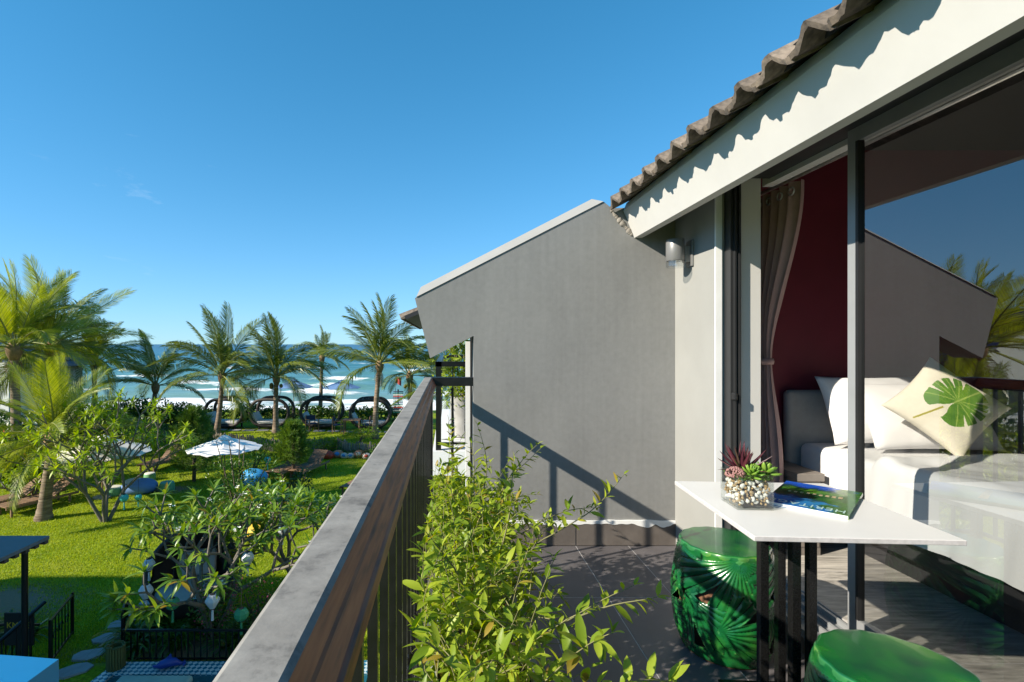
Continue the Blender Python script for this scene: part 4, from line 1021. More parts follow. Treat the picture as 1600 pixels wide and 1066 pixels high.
m_ = MB(); m_.lathe([(.12, 0), (.15, .02), (.17, .55), (.18, .58), (.16, .58), (.155, .5), (.001, .5)], 20, (.20, 7.3, zr(-1.319))); m_.build('pot', 'trough_concrete', np_, smooth=40)
pl = [(Vector((.20, 7.3, zr(-.55))) + Vector((random.gauss(0, .16), random.gauss(0, .2), random.uniform(-.28, .62))), rdir(-.5, .8), random.uniform(.06, .12), random.uniform(0, 6)) for k in range(700)]
leaves(np_, pl, leaf_template(.25, .1, .3, 3), 'bamboo_leaf')
m_ = MB()
for k in range(7): m_.tube([(.20 + random.uniform(-.05, .05), 7.3 + random.uniform(-.05, .05), zr(-.84)), (.20 + random.uniform(-.2, .2), 7.3 + random.uniform(-.2, .2), zr(.0))], [.01, .004], 5)
m_.build('stems', 'green_twig', np_)

# ------------------------------------------------------------------ palms
leafmat('palm_leaf', (0.036, 0.075, 0.008), (0.18, 0.215, 0.022), 0.18, 0.38)
leafmat('palm_leaf_young', (0.11, 0.17, 0.013), (0.32, 0.36, 0.035), 0.34, 0.4)
mat('palm_rachis', (0.20, 0.21, 0.05), 0.6, .2, 8)
mat('dead_frond', (0.24, 0.15, 0.075), 0.9, .3, 10)
mat('coconut', (0.17, 0.13, 0.03), 0.6, .3, 8)
m, n, l, b = newmat('palm_bark')
t = n.new("ShaderNodeTexCoord"); mpn = n.new("ShaderNodeMapping"); mpn.inputs['Scale'].default_value = (1.2, 1.2, 9); l.new(t.outputs['Object'], mpn.inputs['Vector'])
z1 = n.new("ShaderNodeTexNoise"); z1.inputs['Scale'].default_value = 2.4; z1.inputs['Detail'].default_value = 8; l.new(mpn.outputs[0], z1.inputs['Vector'])
r1 = ramp(n, [(0.3, (0.09, 0.06, 0.045)), (0.5, (0.20, 0.145, 0.10)), (0.72, (0.33, 0.26, 0.19))]); l.new(z1.outputs['Fac'], r1.inputs[0]); l.new(r1.outputs[0], b.inputs['Base Color']); b.inputs['Roughness'].default_value = .9
bp = n.new("ShaderNodeBump"); bp.inputs['Strength'].default_value = .7; bp.inputs['Distance'].default_value = .03; l.new(z1.outputs['Fac'], bp.inputs['Height']); l.new(bp.outputs[0], b.inputs['Normal'])

def frond_mesh(L, bend, mt, seed, nl=58, ll=.27, sag=.6, wind=.25, lw=.021):
    """pinnate frond along +x, curving down (-z) by 'bend' radians; leaflets hang and blow aside"""
    r = random.Random(seed); b_ = MB(); N = 16; pts = []; p = Vector((0, 0, 0)); ang = 0; tw_ = r.uniform(-.3, .3)
    for i in range(N + 1):
        pts.append(p.copy()); ang = -bend * ((i + 1) / N) ** 1.5
        p = p + Vector((math.cos(ang), .04 * math.sin(i * .4 + seed), math.sin(ang))) * (L / N)
    b_.cur = 1; b_.tube(pts, [.028 * L / 3 * (1 - .85 * i / N) + .004 for i in range(N + 1)], 5, False)
    b_.cur = 0
    for k in range(nl):
        t_ = .16 + .84 * k / nl; x = t_ * N; i = min(N - 1, int(x)); f = x - i; c_ = pts[i].lerp(pts[i+1], f); d = (pts[i+1] - pts[i]).normalized()
        le = ll * L * (math.sin(math.pi * (.10 + .86 * ((t_ - .16) / .84) ** .8)) ** .7 + .12) * r.uniform(.85, 1.1)
        for s in (1, -1):
            if r.random() < .05: continue
            fw = .75 + .5 * t_
            y = Vector((0, s, 0)); up = d.cross(y) * s if False else Vector((-d.z, 0, d.x))
            dd = (d * fw + y * (1.0 - .35 * t_) + up * (.30 - .1 * t_ + tw_ * s) + Vector((0, wind, 0))).normalized()
            w_ = lw * L / 3; wv = d * w_
            p0 = c_; p1 = c_ + dd * le * .5; dd2 = (dd + Vector((0, wind * .3, -sag * r.uniform(.5, 1.3)))).normalized(); p2 = p1 + dd2 * le * .32
            dd3 = (dd2 + Vector((0, 0, -sag * .8))).normalized(); p3 = p2 + dd3 * le * .22
            b_.r = r.random() * .9 + .02
            b_.add([p0 - wv * .5, p0 + wv * .5, p1 + wv, p1 - wv, p2 + wv * .7, p2 - wv * .7, p3], [(0, 1, 2, 3), (3, 2, 4, 5), (5, 4, 6)])
    return b_.mesh('frond', [mt, 'palm_rachis'], norm=False)
FR = [frond_mesh(3.0, bn, 'palm_leaf', k, sag=sg, wind=wd) for k, (bn, sg, wd) in enumerate([(.45, .7, .2), (.7, .9, .3), (1.0, 1.0, .35), (1.35, 1.1, .2), (.85, 1.2, -.2), (1.6, 1.2, .1), (.3, .5, .15), (1.15, 1.0, -.3)])]
FY = [frond_mesh(3.0, bn, 'palm_leaf_young', 20 + k, nl=84, ll=.25, sag=sg, wind=wd, lw=.0135) for k, (bn, sg, wd) in enumerate([(.3, .25, .1), (.6, .4, .25), (.9, .6, .2), (1.2, .6, .05), (.45, .3, -.15)])]
FD = frond_mesh(2.0, 1.5, 'dead_frond', 41, nl=30, ll=.22, sag=1.2)
cnb = MB(); cnb.lathe([(.001, -.13), (.07, -.10), (.105, -.02), (.09, .07), (.03, .12), (.001, .125)], 12); cnm = cnb.mesh('coconut', 'coconut', True)

def palm(label, base, crown, L, nf, seed, young=False, coconuts=0, emin=-25, tr_=.13, dead=3, group='coconut palms in the beach garden', wind=Vector((.25, .1, 0)), up=1.0, emax=86):
    r = random.Random(seed); base = Vector(base); crown = Vector(crown)
    t_ = thing('palm_tree', label, 'palm', tuple(base), 0, group)
    b_ = MB(); N = 26; pts = []; rad = []
    mid = base.lerp(crown, .5) + Vector((r.uniform(-.18, .18), r.uniform(-.1, .1), 0)) * (crown - base).length * .25
    for i in range(N + 1):
        u = i / N; p = base * (1-u)**2 + mid * 2*u*(1-u) + crown * u*u
        pts.append(p + Vector((0, 0, -.15)) if i == 0 else p); rad.append(tr_ * (1.0 + .55 * math.exp(-u * 9) - .28 * u + (.05 if i % 2 else -.03)))
    b_.tube(pts, rad, 12); b_.build('trunk', 'palm_bark', t_, smooth=True)
    # fibre boot where the stalks leave the stem
    b2 = MB(); c0 = crown - base
    b2.lathe([(tr_ * .75, -.35), (tr_ * 1.35, -.12), (tr_ * 1.5, .08), (tr_ * .8, .30), (.01, .42)], 10, tuple(crown)); b2.build('crown_base', 'dead_frond', t_, smooth=True)
    top = c0 + Vector((0, 0, .12))
    for k in range(nf):
        u = k / nf; az = k * 2.399 + r.uniform(-.35, .35)
        el = R(emax - (emax - emin) * u ** 1.05 + r.uniform(-9, 9))
        d = Vector((math.cos(el) * math.cos(az), math.cos(el) * math.sin(az), math.sin(el))) + wind * (.6 * math.cos(el))
        d.normalize()
        ms = (FY if r.random() < .45 else FR) if young == 'mix' else FY if young else FR
        me = ms[(0 if u < .2 else r.randrange(len(ms)))]
        sc = L / 3.0 * r.uniform(.82, 1.08) * (1 if u > .15 else up)
        m = Matrix.Translation(top + Vector((d.x, d.y, 0)) * tr_ * .5) @ frame(d, r.uniform(-.5, .5)).to_4x4() @ Matrix.Scale(sc, 4)
        linkm('frond', me, t_, m)
    for k in range(dead):
        az = r.uniform(0, 6.28); d = Vector((math.cos(az), math.sin(az), -.9)).normalized()
        linkm('dead_frond', FD, t_, Matrix.Translation(top - Vector((0, 0, .3))) @ frame(d, 0).to_4x4() @ Matrix.Scale(L / 3 * r.uniform(.28, .45), 4))
    for k in range(coconuts):
        az = r.uniform(0, 6.28); link('coconut', cnm, t_, top + Vector((math.cos(az) * .27, math.sin(az) * .27, -.42 - .22 * r.random())), (r.uniform(-.4, .4), r.uniform(-.4, .4), 0), r.uniform(.8, 1.1))
    return t_
def gpos(px, d): 
    x = (px - CX) * d / FPX; return Vector((x, d, gz(x, d)))
palm('young coconut palm with bright yellow green fronds beside the two wooden loungers', gpos(68, 14.6), P(84, 690, 14.6), 2.35, 25, 3, True, emin=-28, tr_=.16, dead=2, wind=Vector((.1, 0, 0)), emax=80)
palm('tall bushy coconut palm leaning by the blue roofed house', gpos(28, 18.0), P(22, 548, 18.0), 3.1, 28, 11, True, emin=-25, tr_=.17)
palm('tall coconut palm crowding the bushy palm beside the blue roofed house', gpos(92, 20.0), P(80, 545, 20.0), 3.2, 26, 12, 'mix', emin=-25, tr_=.17)
palm('coconut palm standing over the hedge next to the twin trunks', gpos(150, 27.0), P(148, 572, 27.0), 3.0, 19, 13, False, emin=-8, tr_=.15, wind=Vector((.35, 0, 0)))
palm('coconut palm rising from the dark hedge left of the loungers', gpos(240, 29.0), P(243, 606, 29.0), 3.2, 17, 14, False, emin=-2, tr_=.15, wind=Vector((.15, 0, 0)), up=1.1)
palm('coconut palm leaning in front of the first round daybed', gpos(338, 26.4), P(347, 590, 26.4), 3.4, 20, 15, False, emin=-5, tr_=.14, dead=5)
palm('straight coconut palm in front of the second round daybed', gpos(431, 27.0), P(432, 592, 27.0), 3.5, 21, 16, False, coconuts=4, emin=-8, tr_=.145, dead=5)
palm('slim distant palm between the two blue parasols', gpos(500, 33.0), P(503, 560, 33.0), 1.9, 14, 17, False, emin=-10, tr_=.13, dead=5)
palm('tall coconut palm beside the small wooden table', gpos(586, 25.4), P(593, 572, 25.4), 3.5, 21, 18, False, emin=-10, tr_=.145, dead=4, wind=Vector((.15, 0, 0)))
palm('coconut palm with hanging coconuts behind the striped signpost', gpos(641, 28.5), P(640, 590, 28.5), 2.6, 16, 19, False, coconuts=7, emin=-15, tr_=.14, dead=4)
palm('coconut palm beyond the neighbouring balcony', gpos(708, 24.0), P(708, 600, 24.0), 3.0, 16, 26, False, emin=-30, tr_=.14, dead=2)

# ------------------------------------------------------------------ frangipani trees
leafmat('frangipani_leaf', (0.075, 0.17, 0.016), (0.23, 0.34, 0.034), .32, .35, (0.30, 0.20, 0.02))
leafmat('frangipani_leaf_light', (0.18, 0.29, 0.012), (0.34, 0.44, 0.03), .42, .4)
mat('frangipani_bark', (0.16, 0.14, 0.115), 0.9, .25, 14, .5)
mat('petal_white', (0.8, 0.78, 0.70), 0.6, .05, 20)
LEAFF = leaf_template(.25, .12, .28, 4)
def frangipani(label, base, h, spread, seed, mt, nl=11, size=.24, depth=5, n_obj=0, trunks=1, lean=(0, 0), flowers=0, r0=.06, bark='frangipani_bark', zmin=-.05, tipmin=0):
    r = random.Random(seed); t_ = thing('frangipani_tree', label, 'tree', tuple(base), 0, 'frangipani trees on the lawn')
    b_ = MB(); tips = []
    def grow(p, d, L, rad, lev):
        q = p + d * L; midp = p.lerp(q, .5) + Vector((r.uniform(-.06, .06), r.uniform(-.06, .06), 0)) * L
        b_.tube([p, midp, q], [rad, rad * .9, rad * .80], 6 if lev > 2 else 8, lev >= depth)
        if lev >= depth: tips.append((q, d)); return
        nb_ = 2 if r.random() < .55 else 3; a0 = r.uniform(0, 6.28)
        for k in range(nb_):
            a = a0 + k * 2 * math.pi / nb_ + r.uniform(-.4, .4); sp_ = r.uniform(.45, .95)
            side = frame(d) @ Vector((0, math.cos(a), math.sin(a)))
            nd = (d + side * sp_ + Vector((0, 0, .10))).normalized()
            if nd.z < zmin: nd.z = zmin + .05; nd.normalize()
            if p.z + 0 > base[2] + h * .9: nd.z *= .4; nd.normalize()
            grow(q, nd, L * r.uniform(.66, .92), rad * .72, lev + 1)
    for k in range(trunks):
        a = k * 2 * math.pi / trunks + .5; d0 = Vector((lean[0] + (.45 * math.cos(a) if trunks > 1 else 0), lean[1] + (.45 * math.sin(a) if trunks > 1 else 0), 1)).normalized()
        grow(Vector(base) + Vector((0.05 * math.cos(a), .05 * math.sin(a), -.05)), d0, h * .30 * spread, r0, 1)
    b_.build('trunk', bark, t_, smooth=True)
    pl = []
    for q, d in tips:
        if q.z < base[2] + tipmin: continue
        for k in range(nl + r.randint(-3, 3)):
            a = k * 2.399; e = R(75 - k * 9 + r.uniform(-10, 10))
            side = frame(d) @ Vector((math.sin(e), math.cos(e) * math.cos(a), math.cos(e) * math.sin(a)))
            side = (side + Vector((0, 0, .08))).normalized()
            pl.append((q - d * .02 * k / nl, side, size * r.uniform(.65, 1.1), r.uniform(-.3, .3)))
    leaves(t_, pl, LEAFF, mt, n_obj)
    if flowers:
        fb = MB()
        for q, d in r.sample(tips, min(flowers, len(tips))):
            c_ = q + d * .08
            for k in range(r.randint(2, 5)):
                cc = c_ + Vector((r.uniform(-.05, .05), r.uniform(-.05, .05), r.uniform(0, .05)))
                for a in range(5):
                    u = Vector((math.cos(a*1.257), math.sin(a*1.257), .5)) * .035; v = Vector((-u.y, u.x, 0)) * .5
                    fb.add([cc, cc + u * .6 + v, cc + u * 1.1, cc + u * .6 - v], [(0, 1, 2, 3)])
        o_ = fb.build('blossoms', 'petal_white', t_, norm=False); o_["kind"] = "stuff"
    print('frangipani', label[:30], len(tips), len(pl)); return t_
frangipani('broad dark green frangipani hung with silk lanterns over the rattan pod chair', (-4.05, 8.75, gz(-4.05, 8.75)), 3.0, .86, 5, 'frangipani_leaf', 9, .25, 5, 300, 3, (0, .1), 10, .055, zmin=.30, tipmin=1.35)
frangipani('yellow green frangipani with many bare stems in front of the white parasol', tuple(gpos(165, 14.4)), 3.5, .92, 8, 'frangipani_leaf_light', 12, .24, 5, 120, 4, (0, 0), 0, .055, zmin=.38)
frangipani('frangipani crown showing behind the handrail near the sun loungers', (-3.0, 10.4, gz(-3, 10.4)), 2.7, .85, 31, 'frangipani_leaf', 12, .28, 5, 160, 2, (.1, .0), 8, .06)
frangipani('small pale frangipani below the palm fronds by the picket fence', tuple(gpos(42, 16.0)), 2.0, .75, 41, 'frangipani_leaf_light', 10, .24, 4, 60, 2, (0, 0), 0, .05)
frangipani('leafy frangipani behind the white parasol beside the lounger', tuple(gpos(238, 20.0)), 2.7, .62, 47, 'frangipani_leaf', 11, .24, 5, 60, 2, (0, 0), 0, .05)
# ------------------------------------------------------------------ shrubs, hedge, conifers, strap-leaved plants
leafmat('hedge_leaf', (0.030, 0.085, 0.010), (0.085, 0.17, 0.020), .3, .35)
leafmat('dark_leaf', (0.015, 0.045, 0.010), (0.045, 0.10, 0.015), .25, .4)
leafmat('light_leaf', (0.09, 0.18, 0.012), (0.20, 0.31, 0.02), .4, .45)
leafmat('conifer_needle', (0.055, 0.125, 0.018), (0.14, 0.23, 0.03), .35, .55)
leafmat('strap_leaf', (0.025, 0.085, 0.010), (0.07, 0.16, 0.018), .3, .3)
leafmat('red_petal', (0.5, 0.04, 0.01), (0.65, 0.12, 0.02), .4, .5)
leafmat('pink_petal', (0.50, 0.05, 0.13), (0.62, 0.14, 0.22), .4, .5)
mat('bark_brown', (0.13, 0.095, 0.07), 0.9, .3, 12, .5)
LEAFB = leaf_template(.62, .12, .25, 2); LEAFT = leaf_template(.34, .12, .25, 2)
def bush(name, label, cat, base, rx, ry, h, n_, mt, size, seed, tmpl=LEAFB, group=None, lumps=7, flowers=None, nf=0, bare=0):
    r = random.Random(seed); random.seed(seed); base = Vector(base); t_ = thing(name, label, cat, tuple(base), 0, group)
    L = []
    for k in range(lumps):
        a = r.uniform(0, 6.28); q = r.uniform(.1, .68); L.append((Vector((rx * q * math.cos(a), ry * q * math.sin(a), h * r.uniform(.35, .78))), r.uniform(.34, .55)))
    L.append((Vector((0, 0, h * .45)), .62))
    pl = []
    for k in range(n_):
        c_, s_ = r.choice(L); d = rdir(-.75, 1); rad = r.uniform(.55, 1.0) ** .5
        p = Vector((c_.x + d.x * rx * s_ * rad, c_.y + d.y * ry * s_ * rad, c_.z + d.z * h * s_ * rad * .8))
        if p.z < .03: p.z = r.uniform(.03, .2 * h)
        nd = (d + rdir() * .7 + Vector((0, 0, .25))).normalized()
        pl.append((base + p, nd, size * r.uniform(.6, 1.2), r.uniform(-1.2, 1.2)))
    leaves(t_, pl, tmpl, mt)
    b_ = MB()
    for k in range(6 + bare):
        c_, s_ = L[k % len(L)]; e = c_ * (1.0 if k < 6 else r.uniform(1.2, 1.7)); e.z = c_.z if k < 6 else h * r.uniform(1.0, 1.5)
        b_.tube([base + Vector((r.uniform(-.1, .1), r.uniform(-.1, .1), -.05)), base + e * .5 + Vector((0, 0, h * .05)), base + e], [.03, .02, .008], 5)
    b_.build('stems', 'bark_brown', t_)
    if flowers:
        fp = [(p + rdir() * .06, rdir(-.3, 1), size * .7, r.uniform(0, 6)) for p, d, s, ro in r.sample(pl, nf)]
        me_before = leaves(t_, fp, LEAFB, flowers); me_before.name = 'blossoms'
    return t_
rr = random.Random(77)
# sea-grape hedge behind the daybeds: one shrub after another
HP = [(300, 31), (332, 31.4), (364, 31.2), (396, 31.5), (428, 31.2), (460, 31.6), (492, 31.3), (524, 31.6), (556, 31.2), (588, 31.5), (620, 31.2), (652, 31.0)]
HL = ['glossy green hedge shrub ' + w_ for w_ in ('next to the feathery conifer', 'showing left of the daybed with the leaning palm', 'framed by the daybed with the leaning palm', 'in the gap after the daybed with the leaning palm', 'behind the daybed with the straight palm', 'under the blue parasol by the straight palm', 'framed by the daybed behind the round conifer', 'under the blue parasol by the slim palm', 'in the gap beside the navy chairs', 'framed by the daybed behind the tall palm', 'behind the striped signpost', 'at the hedge end behind the handrail')]
for k, (px, d) in enumerate(HP):
    bush('hedge_shrub', HL[k], 'shrub', gpos(px, d), 1.0, .8, .78 + rr.uniform(-.1, .15), 620, 'hedge_leaf', .17, 100 + k, group='hedge behind the daybeds')
for k, (px, d, h, rx, lab, mt) in enumerate([(188, 28, 1.7, 1.7, 'tall dark hedge shrub with bare twigs between the palms', 'hedge_leaf'), (225, 27.5, 1.6, 1.6, 'tall glossy hedge shrub at the foot of the hedge palm', 'hedge_leaf'), (268, 28.5, 1.3, 1.4, 'rounded glossy hedge shrub beside the feathery conifer', 'hedge_leaf'),
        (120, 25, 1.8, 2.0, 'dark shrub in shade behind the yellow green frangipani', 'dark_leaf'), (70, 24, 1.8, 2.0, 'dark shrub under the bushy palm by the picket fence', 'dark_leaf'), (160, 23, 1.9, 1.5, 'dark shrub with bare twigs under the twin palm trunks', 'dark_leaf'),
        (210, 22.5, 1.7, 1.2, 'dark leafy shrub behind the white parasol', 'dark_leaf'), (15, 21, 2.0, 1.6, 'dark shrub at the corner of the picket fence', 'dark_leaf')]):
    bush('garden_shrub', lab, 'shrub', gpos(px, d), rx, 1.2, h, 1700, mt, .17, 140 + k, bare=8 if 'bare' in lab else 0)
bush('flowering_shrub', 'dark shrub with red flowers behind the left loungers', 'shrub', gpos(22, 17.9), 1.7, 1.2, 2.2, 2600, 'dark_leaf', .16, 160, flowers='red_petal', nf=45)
bush('flowering_shrub', 'low light green shrub with a red flower by the frond palm', 'shrub', gpos(40, 17.6), .9, .8, .9, 700, 'light_leaf', .15, 161, flowers='red_petal', nf=10)
bush('garden_shrub', 'spreading dark shrub with light tips below the white parasol', 'shrub', gpos(374, 14.0), 1.05, .8, 1.75, 2300, 'hedge_leaf', .11, 162, LEAFT, bare=6)
bush('garden_shrub', 'yellow green arching shrub beside the white parasol', 'shrub', gpos(392, 19.6), 1.4, .9, 1.4, 1700, 'light_leaf', .11, 163, LEAFT)
bush('garden_shrub', 'small dark shrub in front of the slatted loungers', 'shrub', gpos(463, 15.6), .55, .6, 1.0, 900, 'dark_leaf', .13, 164, LEAFT)
bush('garden_shrub', 'low green shrub filling the bed behind the low fence', 'shrub', (-3.3, 8.55, 0.0), .55, .35, .5, 600, 'hedge_leaf', .09, 165, LEAFT)
bush('garden_shrub', 'low weedy shrub at the wooden palisade by the table', 'shrub', gpos(560, 24.3), 1.2, .5, .7, 900, 'light_leaf', .10, 166, LEAFT)
bush('garden_shrub', 'grassy shrub against the palisade beside the round conifer', 'shrub', gpos(505, 23.6), 1.1, .4, .75, 900, 'light_leaf', .12, 167, LEAFT)
bush('garden_shrub', 'tufted shrub at the end of the palisade below the handrail', 'shrub', gpos(610, 22.0), 1.0, .45, .7, 800, 'light_leaf', .12, 168, LEAFT)
bush('garden_shrub', 'dense shrub under the neighbouring balcony', 'shrub', gpos(715, 14.0), 1.2, 1.2, 1.6, 1200, 'hedge_leaf', .13, 169)
bush('bougainvillea', 'pink flowering bougainvillea at the foot of the lantern frangipani', 'shrub', (-3.95, 8.55, 0.0), .42, .32, 1.15, 900, 'hedge_leaf', .055, 170, LEAFB, flowers='pink_petal', nf=170)
bush('bougainvillea', 'small pink bougainvillea beside the pod chair', 'shrub', (-3.25, 8.8, 0.0), .4, .3, 1.0, 520, 'hedge_leaf', .055, 171, LEAFB, flowers='pink_petal', nf=90)

def conifer(label, base, h, r0, n_, seed, low=.12):
    r = random.Random(seed); random.seed(seed); base = Vector(base); t_ = thing('conifer', label, 'tree', tuple(base), 0, 'feathery conifers on the lawn')
    b_ = MB(); b_.tube([base + Vector((0, 0, -.05)), base + Vector((.03, 0, h * .5)), base + Vector((0, .02, h * .93))], [.07, .05, .01], 8)
    pl = []
    nb_ = 210
    for k in range(nb_):
        u = low + (1 - low) * (k / nb_); az = k * 2.399 + r.uniform(-.3, .3)
        prof_ = math.sin(math.pi * min(1, (.14 + .86 * (1 - (u - low) / (1 - low))) ** .85 * .62)) 
        L = r0 * prof_ * r.uniform(.75, 1.12); el = R(10 + 55 * u + r.uniform(-10, 10))
        d = Vector((math.cos(az) * math.cos(el), math.sin(az) * math.cos(el), math.sin(el))); o = base + Vector((0, 0, h * u * .86))
        if k % 3 == 0: b_.tube([o, o + d * L * .8], [.012, .004], 4, False)
        for j in range(int(n_ / nb_)):
            q = r.uniform(.18, 1) ** .7; p = o + d * L * q + rdir() * .09 * (1.2 - q)
            nd = (d * 1.1 + rdir() * .75 + Vector((0, 0, .15))).normalized(); pl.append((p, nd, r.uniform(.10, .22), r.uniform(0, 3)))
    b_.build('trunk', 'bark_brown', t_, smooth=True)
    leaves(t_, pl, leaf_template(.09, .1, .35, 2), 'conifer_needle'); return t_
conifer('feathery green conifer behind the white parasol', gpos(303, 18.6), 2.75, .95, 15000, 3)
conifer('round feathery conifer in front of the third daybed and the palisade', gpos(458, 19.2), 2.1, .78, 13000, 4, low=.25)

def strap(label, base, n_, L, seed, name='strap_plant'):
    r = random.Random(seed); t_ = thing(name, label, 'plant', tuple(base), 0, 'strap leaved plants along the low fence')
    b_ = MB()
    for k in range(n_):
        az = r.uniform(0, 6.28); el = R(r.uniform(35, 80)); p = Vector(base) + Vector((r.uniform(-.1, .1), r.uniform(-.1, .1), 0)); ll = L * r.uniform(.6, 1.1); w_ = .022 * r.uniform(.8, 1.2); vs = []
        N = 6; e = el; side = Vector((-math.sin(az), math.cos(az), 0))
        for i in range(N + 1):
            u = i / N; ww = w_ * (1 - u ** 3) * (.6 + .6 * math.sin(math.pi * min(1, u + .2)))
            vs += [p - side * ww, p + side * ww]
            p = p + Vector((math.cos(az) * math.cos(e), math.sin(az) * math.cos(e), math.sin(e))) * ll / N; e -= R(r.uniform(14, 26))
        b_.r = r.random() * .9 + .02; b_.add(vs, [(2*i, 2*i+1, 2*i+3, 2*i+2) for i in range(N)])
    o_ = b_.build('strap_leaves', 'strap_leaf', t_, norm=False); o_["kind"] = "stuff"
k = 0
for (x, y) in [(-5.05, 8.35), (-4.75, 8.75), (-4.45, 8.45), (-5.3, 8.65), (-3.55, 8.45), (-3.15, 8.7), (-2.8, 8.4), (-4.1, 8.95), (-5.15, 8.95), (-2.9, 9.1), (-3.6, 9.0), (-7.6, 8.9), (-7.2, 8.75), (-8.1, 8.8)]:
    lab = 'dark strap leaved clump behind the low fence ' + ('near the bamboo pot' if x < -4.9 else 'around the pink bougainvillea' if x < -3.9 else 'below the lowest green lantern') if x > -6 else 'dark strap leaved clump beside the black gate'
    strap(lab, (x, y, gz(x, y) - .01), 46, .75, 200 + k); k += 1
for q in range(12):
    px = 520 + q * 8 + rr.uniform(-3, 3); b0 = gpos(px, fence_y((px - CX) * 23 / FPX) - .35)
    strap('tall grass tuft growing against the wooden palisade', b0, 26, .75, 240 + q, 'grass_tuft')

# ------------------------------------------------------------------ wooden palisade: each pole a part
mat('palisade_wood', (0.22, 0.18, 0.13), 0.9, .25, 9, .5, rnd=.3)
pf = thing('palisade_fence', 'low rustic palisade of wooden poles edging the upper lawn', 'fence', tuple(FENCE[4]))
pp = MB(); pp.lathe([(.042, -.12), (.045, .25), (.040, .56), (.026, .585), (.001, .59)], 7); ppm = pp.mesh('pole', 'palisade_wood', 40)
s_acc = 0; cur = FENCE[0].x
while cur < FENCE[-1].x:
    y = fence_y(cur); link('pole', ppm, pf, Vector((cur, y + rr.uniform(-.012, .012), 0)) - pf.location, (rr.uniform(-.04, .04), rr.uniform(-.04, .04), rr.uniform(0, 6)), (rr.uniform(.85, 1.15), 1, rr.uniform(.85, 1.12)))
    sl2 = (fence_y(cur + .05) - y) / .05; cur += rr.uniform(.085, .115) / math.sqrt(1 + sl2 * sl2)

# ------------------------------------------------------------------ round woven daybeds
mat('rattan_dark', (0.035, 0.028, 0.026), 0.6, .4, 60, .6, 140)
mat('cushion_grey', (0.50, 0.49, 0.475), 0.9, .06, 12, .2)
def racetrack(wd, h, z0, n_=40):
    r_ = h / 2; pts = []
    for k in range(n_ + 1):
        a = 2 * math.pi * k / n_ - math.pi / 2
        cx_ = (wd / 2 - r_) * (1 if math.cos(a) > 1e-6 else -1 if math.cos(a) < -1e-6 else 0)
        pts.append((cx_ * min(1, abs(math.cos(a)) * 3) + r_ * math.cos(a), z0 + r_ + r_ * math.sin(a)))
    return pts
def daybed(label, base, rz):
    t_ = thing('round_daybed', label, 'daybed', tuple(base), rz, 'round daybeds along the hedge')
    W_, H_, D_ = 2.15, 1.46, 1.25; z0 = .18; ring = racetrack(W_, H_, z0)
    for y in (-D_/2, D_/2 - .25):
        b_ = MB(); b_.tube([(x * (.97 if y > 0 else 1), y, z * (1 if y < 0 else .99) + (.06 if y > 0 else 0)) for x, z in ring], .088, 8, False); b_.build('frame_ring', 'rattan_dark', t_, smooth=True, world=False)
    b_ = MB(); low = [(x, z) for x, z in ring if z < z0 + H_ * .50]; low.sort(key=lambda q: math.atan2(q[1] - z0 - H_/2, q[0]) if True else 0)
    low = sorted(low, key=lambda q: q[0] if q[1] < z0 + .02 else (q[0] * 1.0)); 
    n_ = len(low); vs = []
    for y in (-D_/2, D_/2 - .25):
        vs += [(x, y, z) for x, z in low] 
    for y in (-D_/2 + .02, D_/2 - .27):
        vs += [(x * .94, y, z * .9 + .06) for x, z in low]
    fs = []
    for k in range(n_ - 1): fs += [(k, k+1, n_+k+1, n_+k), (2*n_+k, 3*n_+k, 3*n_+k+1, 2*n_+k+1), (k, 2*n_+k, 2*n_+k+1, k+1), (n_+k, n_+k+1, 3*n_+k+1, 3*n_+k)]
    b_.add(vs, fs); b_.build('basket', 'rattan_dark', t_, world=False)
    b_ = MB(); b_.rbox((-.72, -D_/2 + .03, z0 + .10), (.80, D_/2 - .30, z0 + .25), .05); b_.build('seat_cushion', 'cushion_grey', t_, smooth=40, world=False)
    b_ = MB(); b_.rbox((-.07, -D_/2 + .05, 0), (.07, D_/2 - .32, .55), .05, Matrix.Translation((-.74, 0, z0 + .20)) @ Matrix.Rotation(R(-28), 4, 'Y')); b_.build('back_cushion', 'cushion_grey', t_, smooth=40, world=False)
    for x in (-.45, -.15, .15, .45):
        b_ = MB(); b_.tube([(x, -D_/2, z0 + H_), (x, D_/2 - .25, z0 + H_ + .05)], .022, 6); b_.build('roof_bar', 'rattan_dark', t_, world=False)
    for x in (-.6, .6):
        for y in (-D_/2 + .12, D_/2 - .36):
            b_ = MB(); b_.box((x - .04, y - .04, 0), (x + .04, y + .04, z0 + .02)); b_.build('foot', 'rattan_dark', t_, world=False)
    return t_
for k, (px, lab) in enumerate([(358, 'dark woven round daybed behind the leaning palm'), (427, 'dark woven round daybed behind the straight palm with coconuts'), (505, 'dark woven round daybed behind the round conifer'), (580, 'dark woven round daybed behind the small wooden table')]):
    daybed(lab, gpos(px, 28.8 - .1 * k), R(-4 + 2 * k))

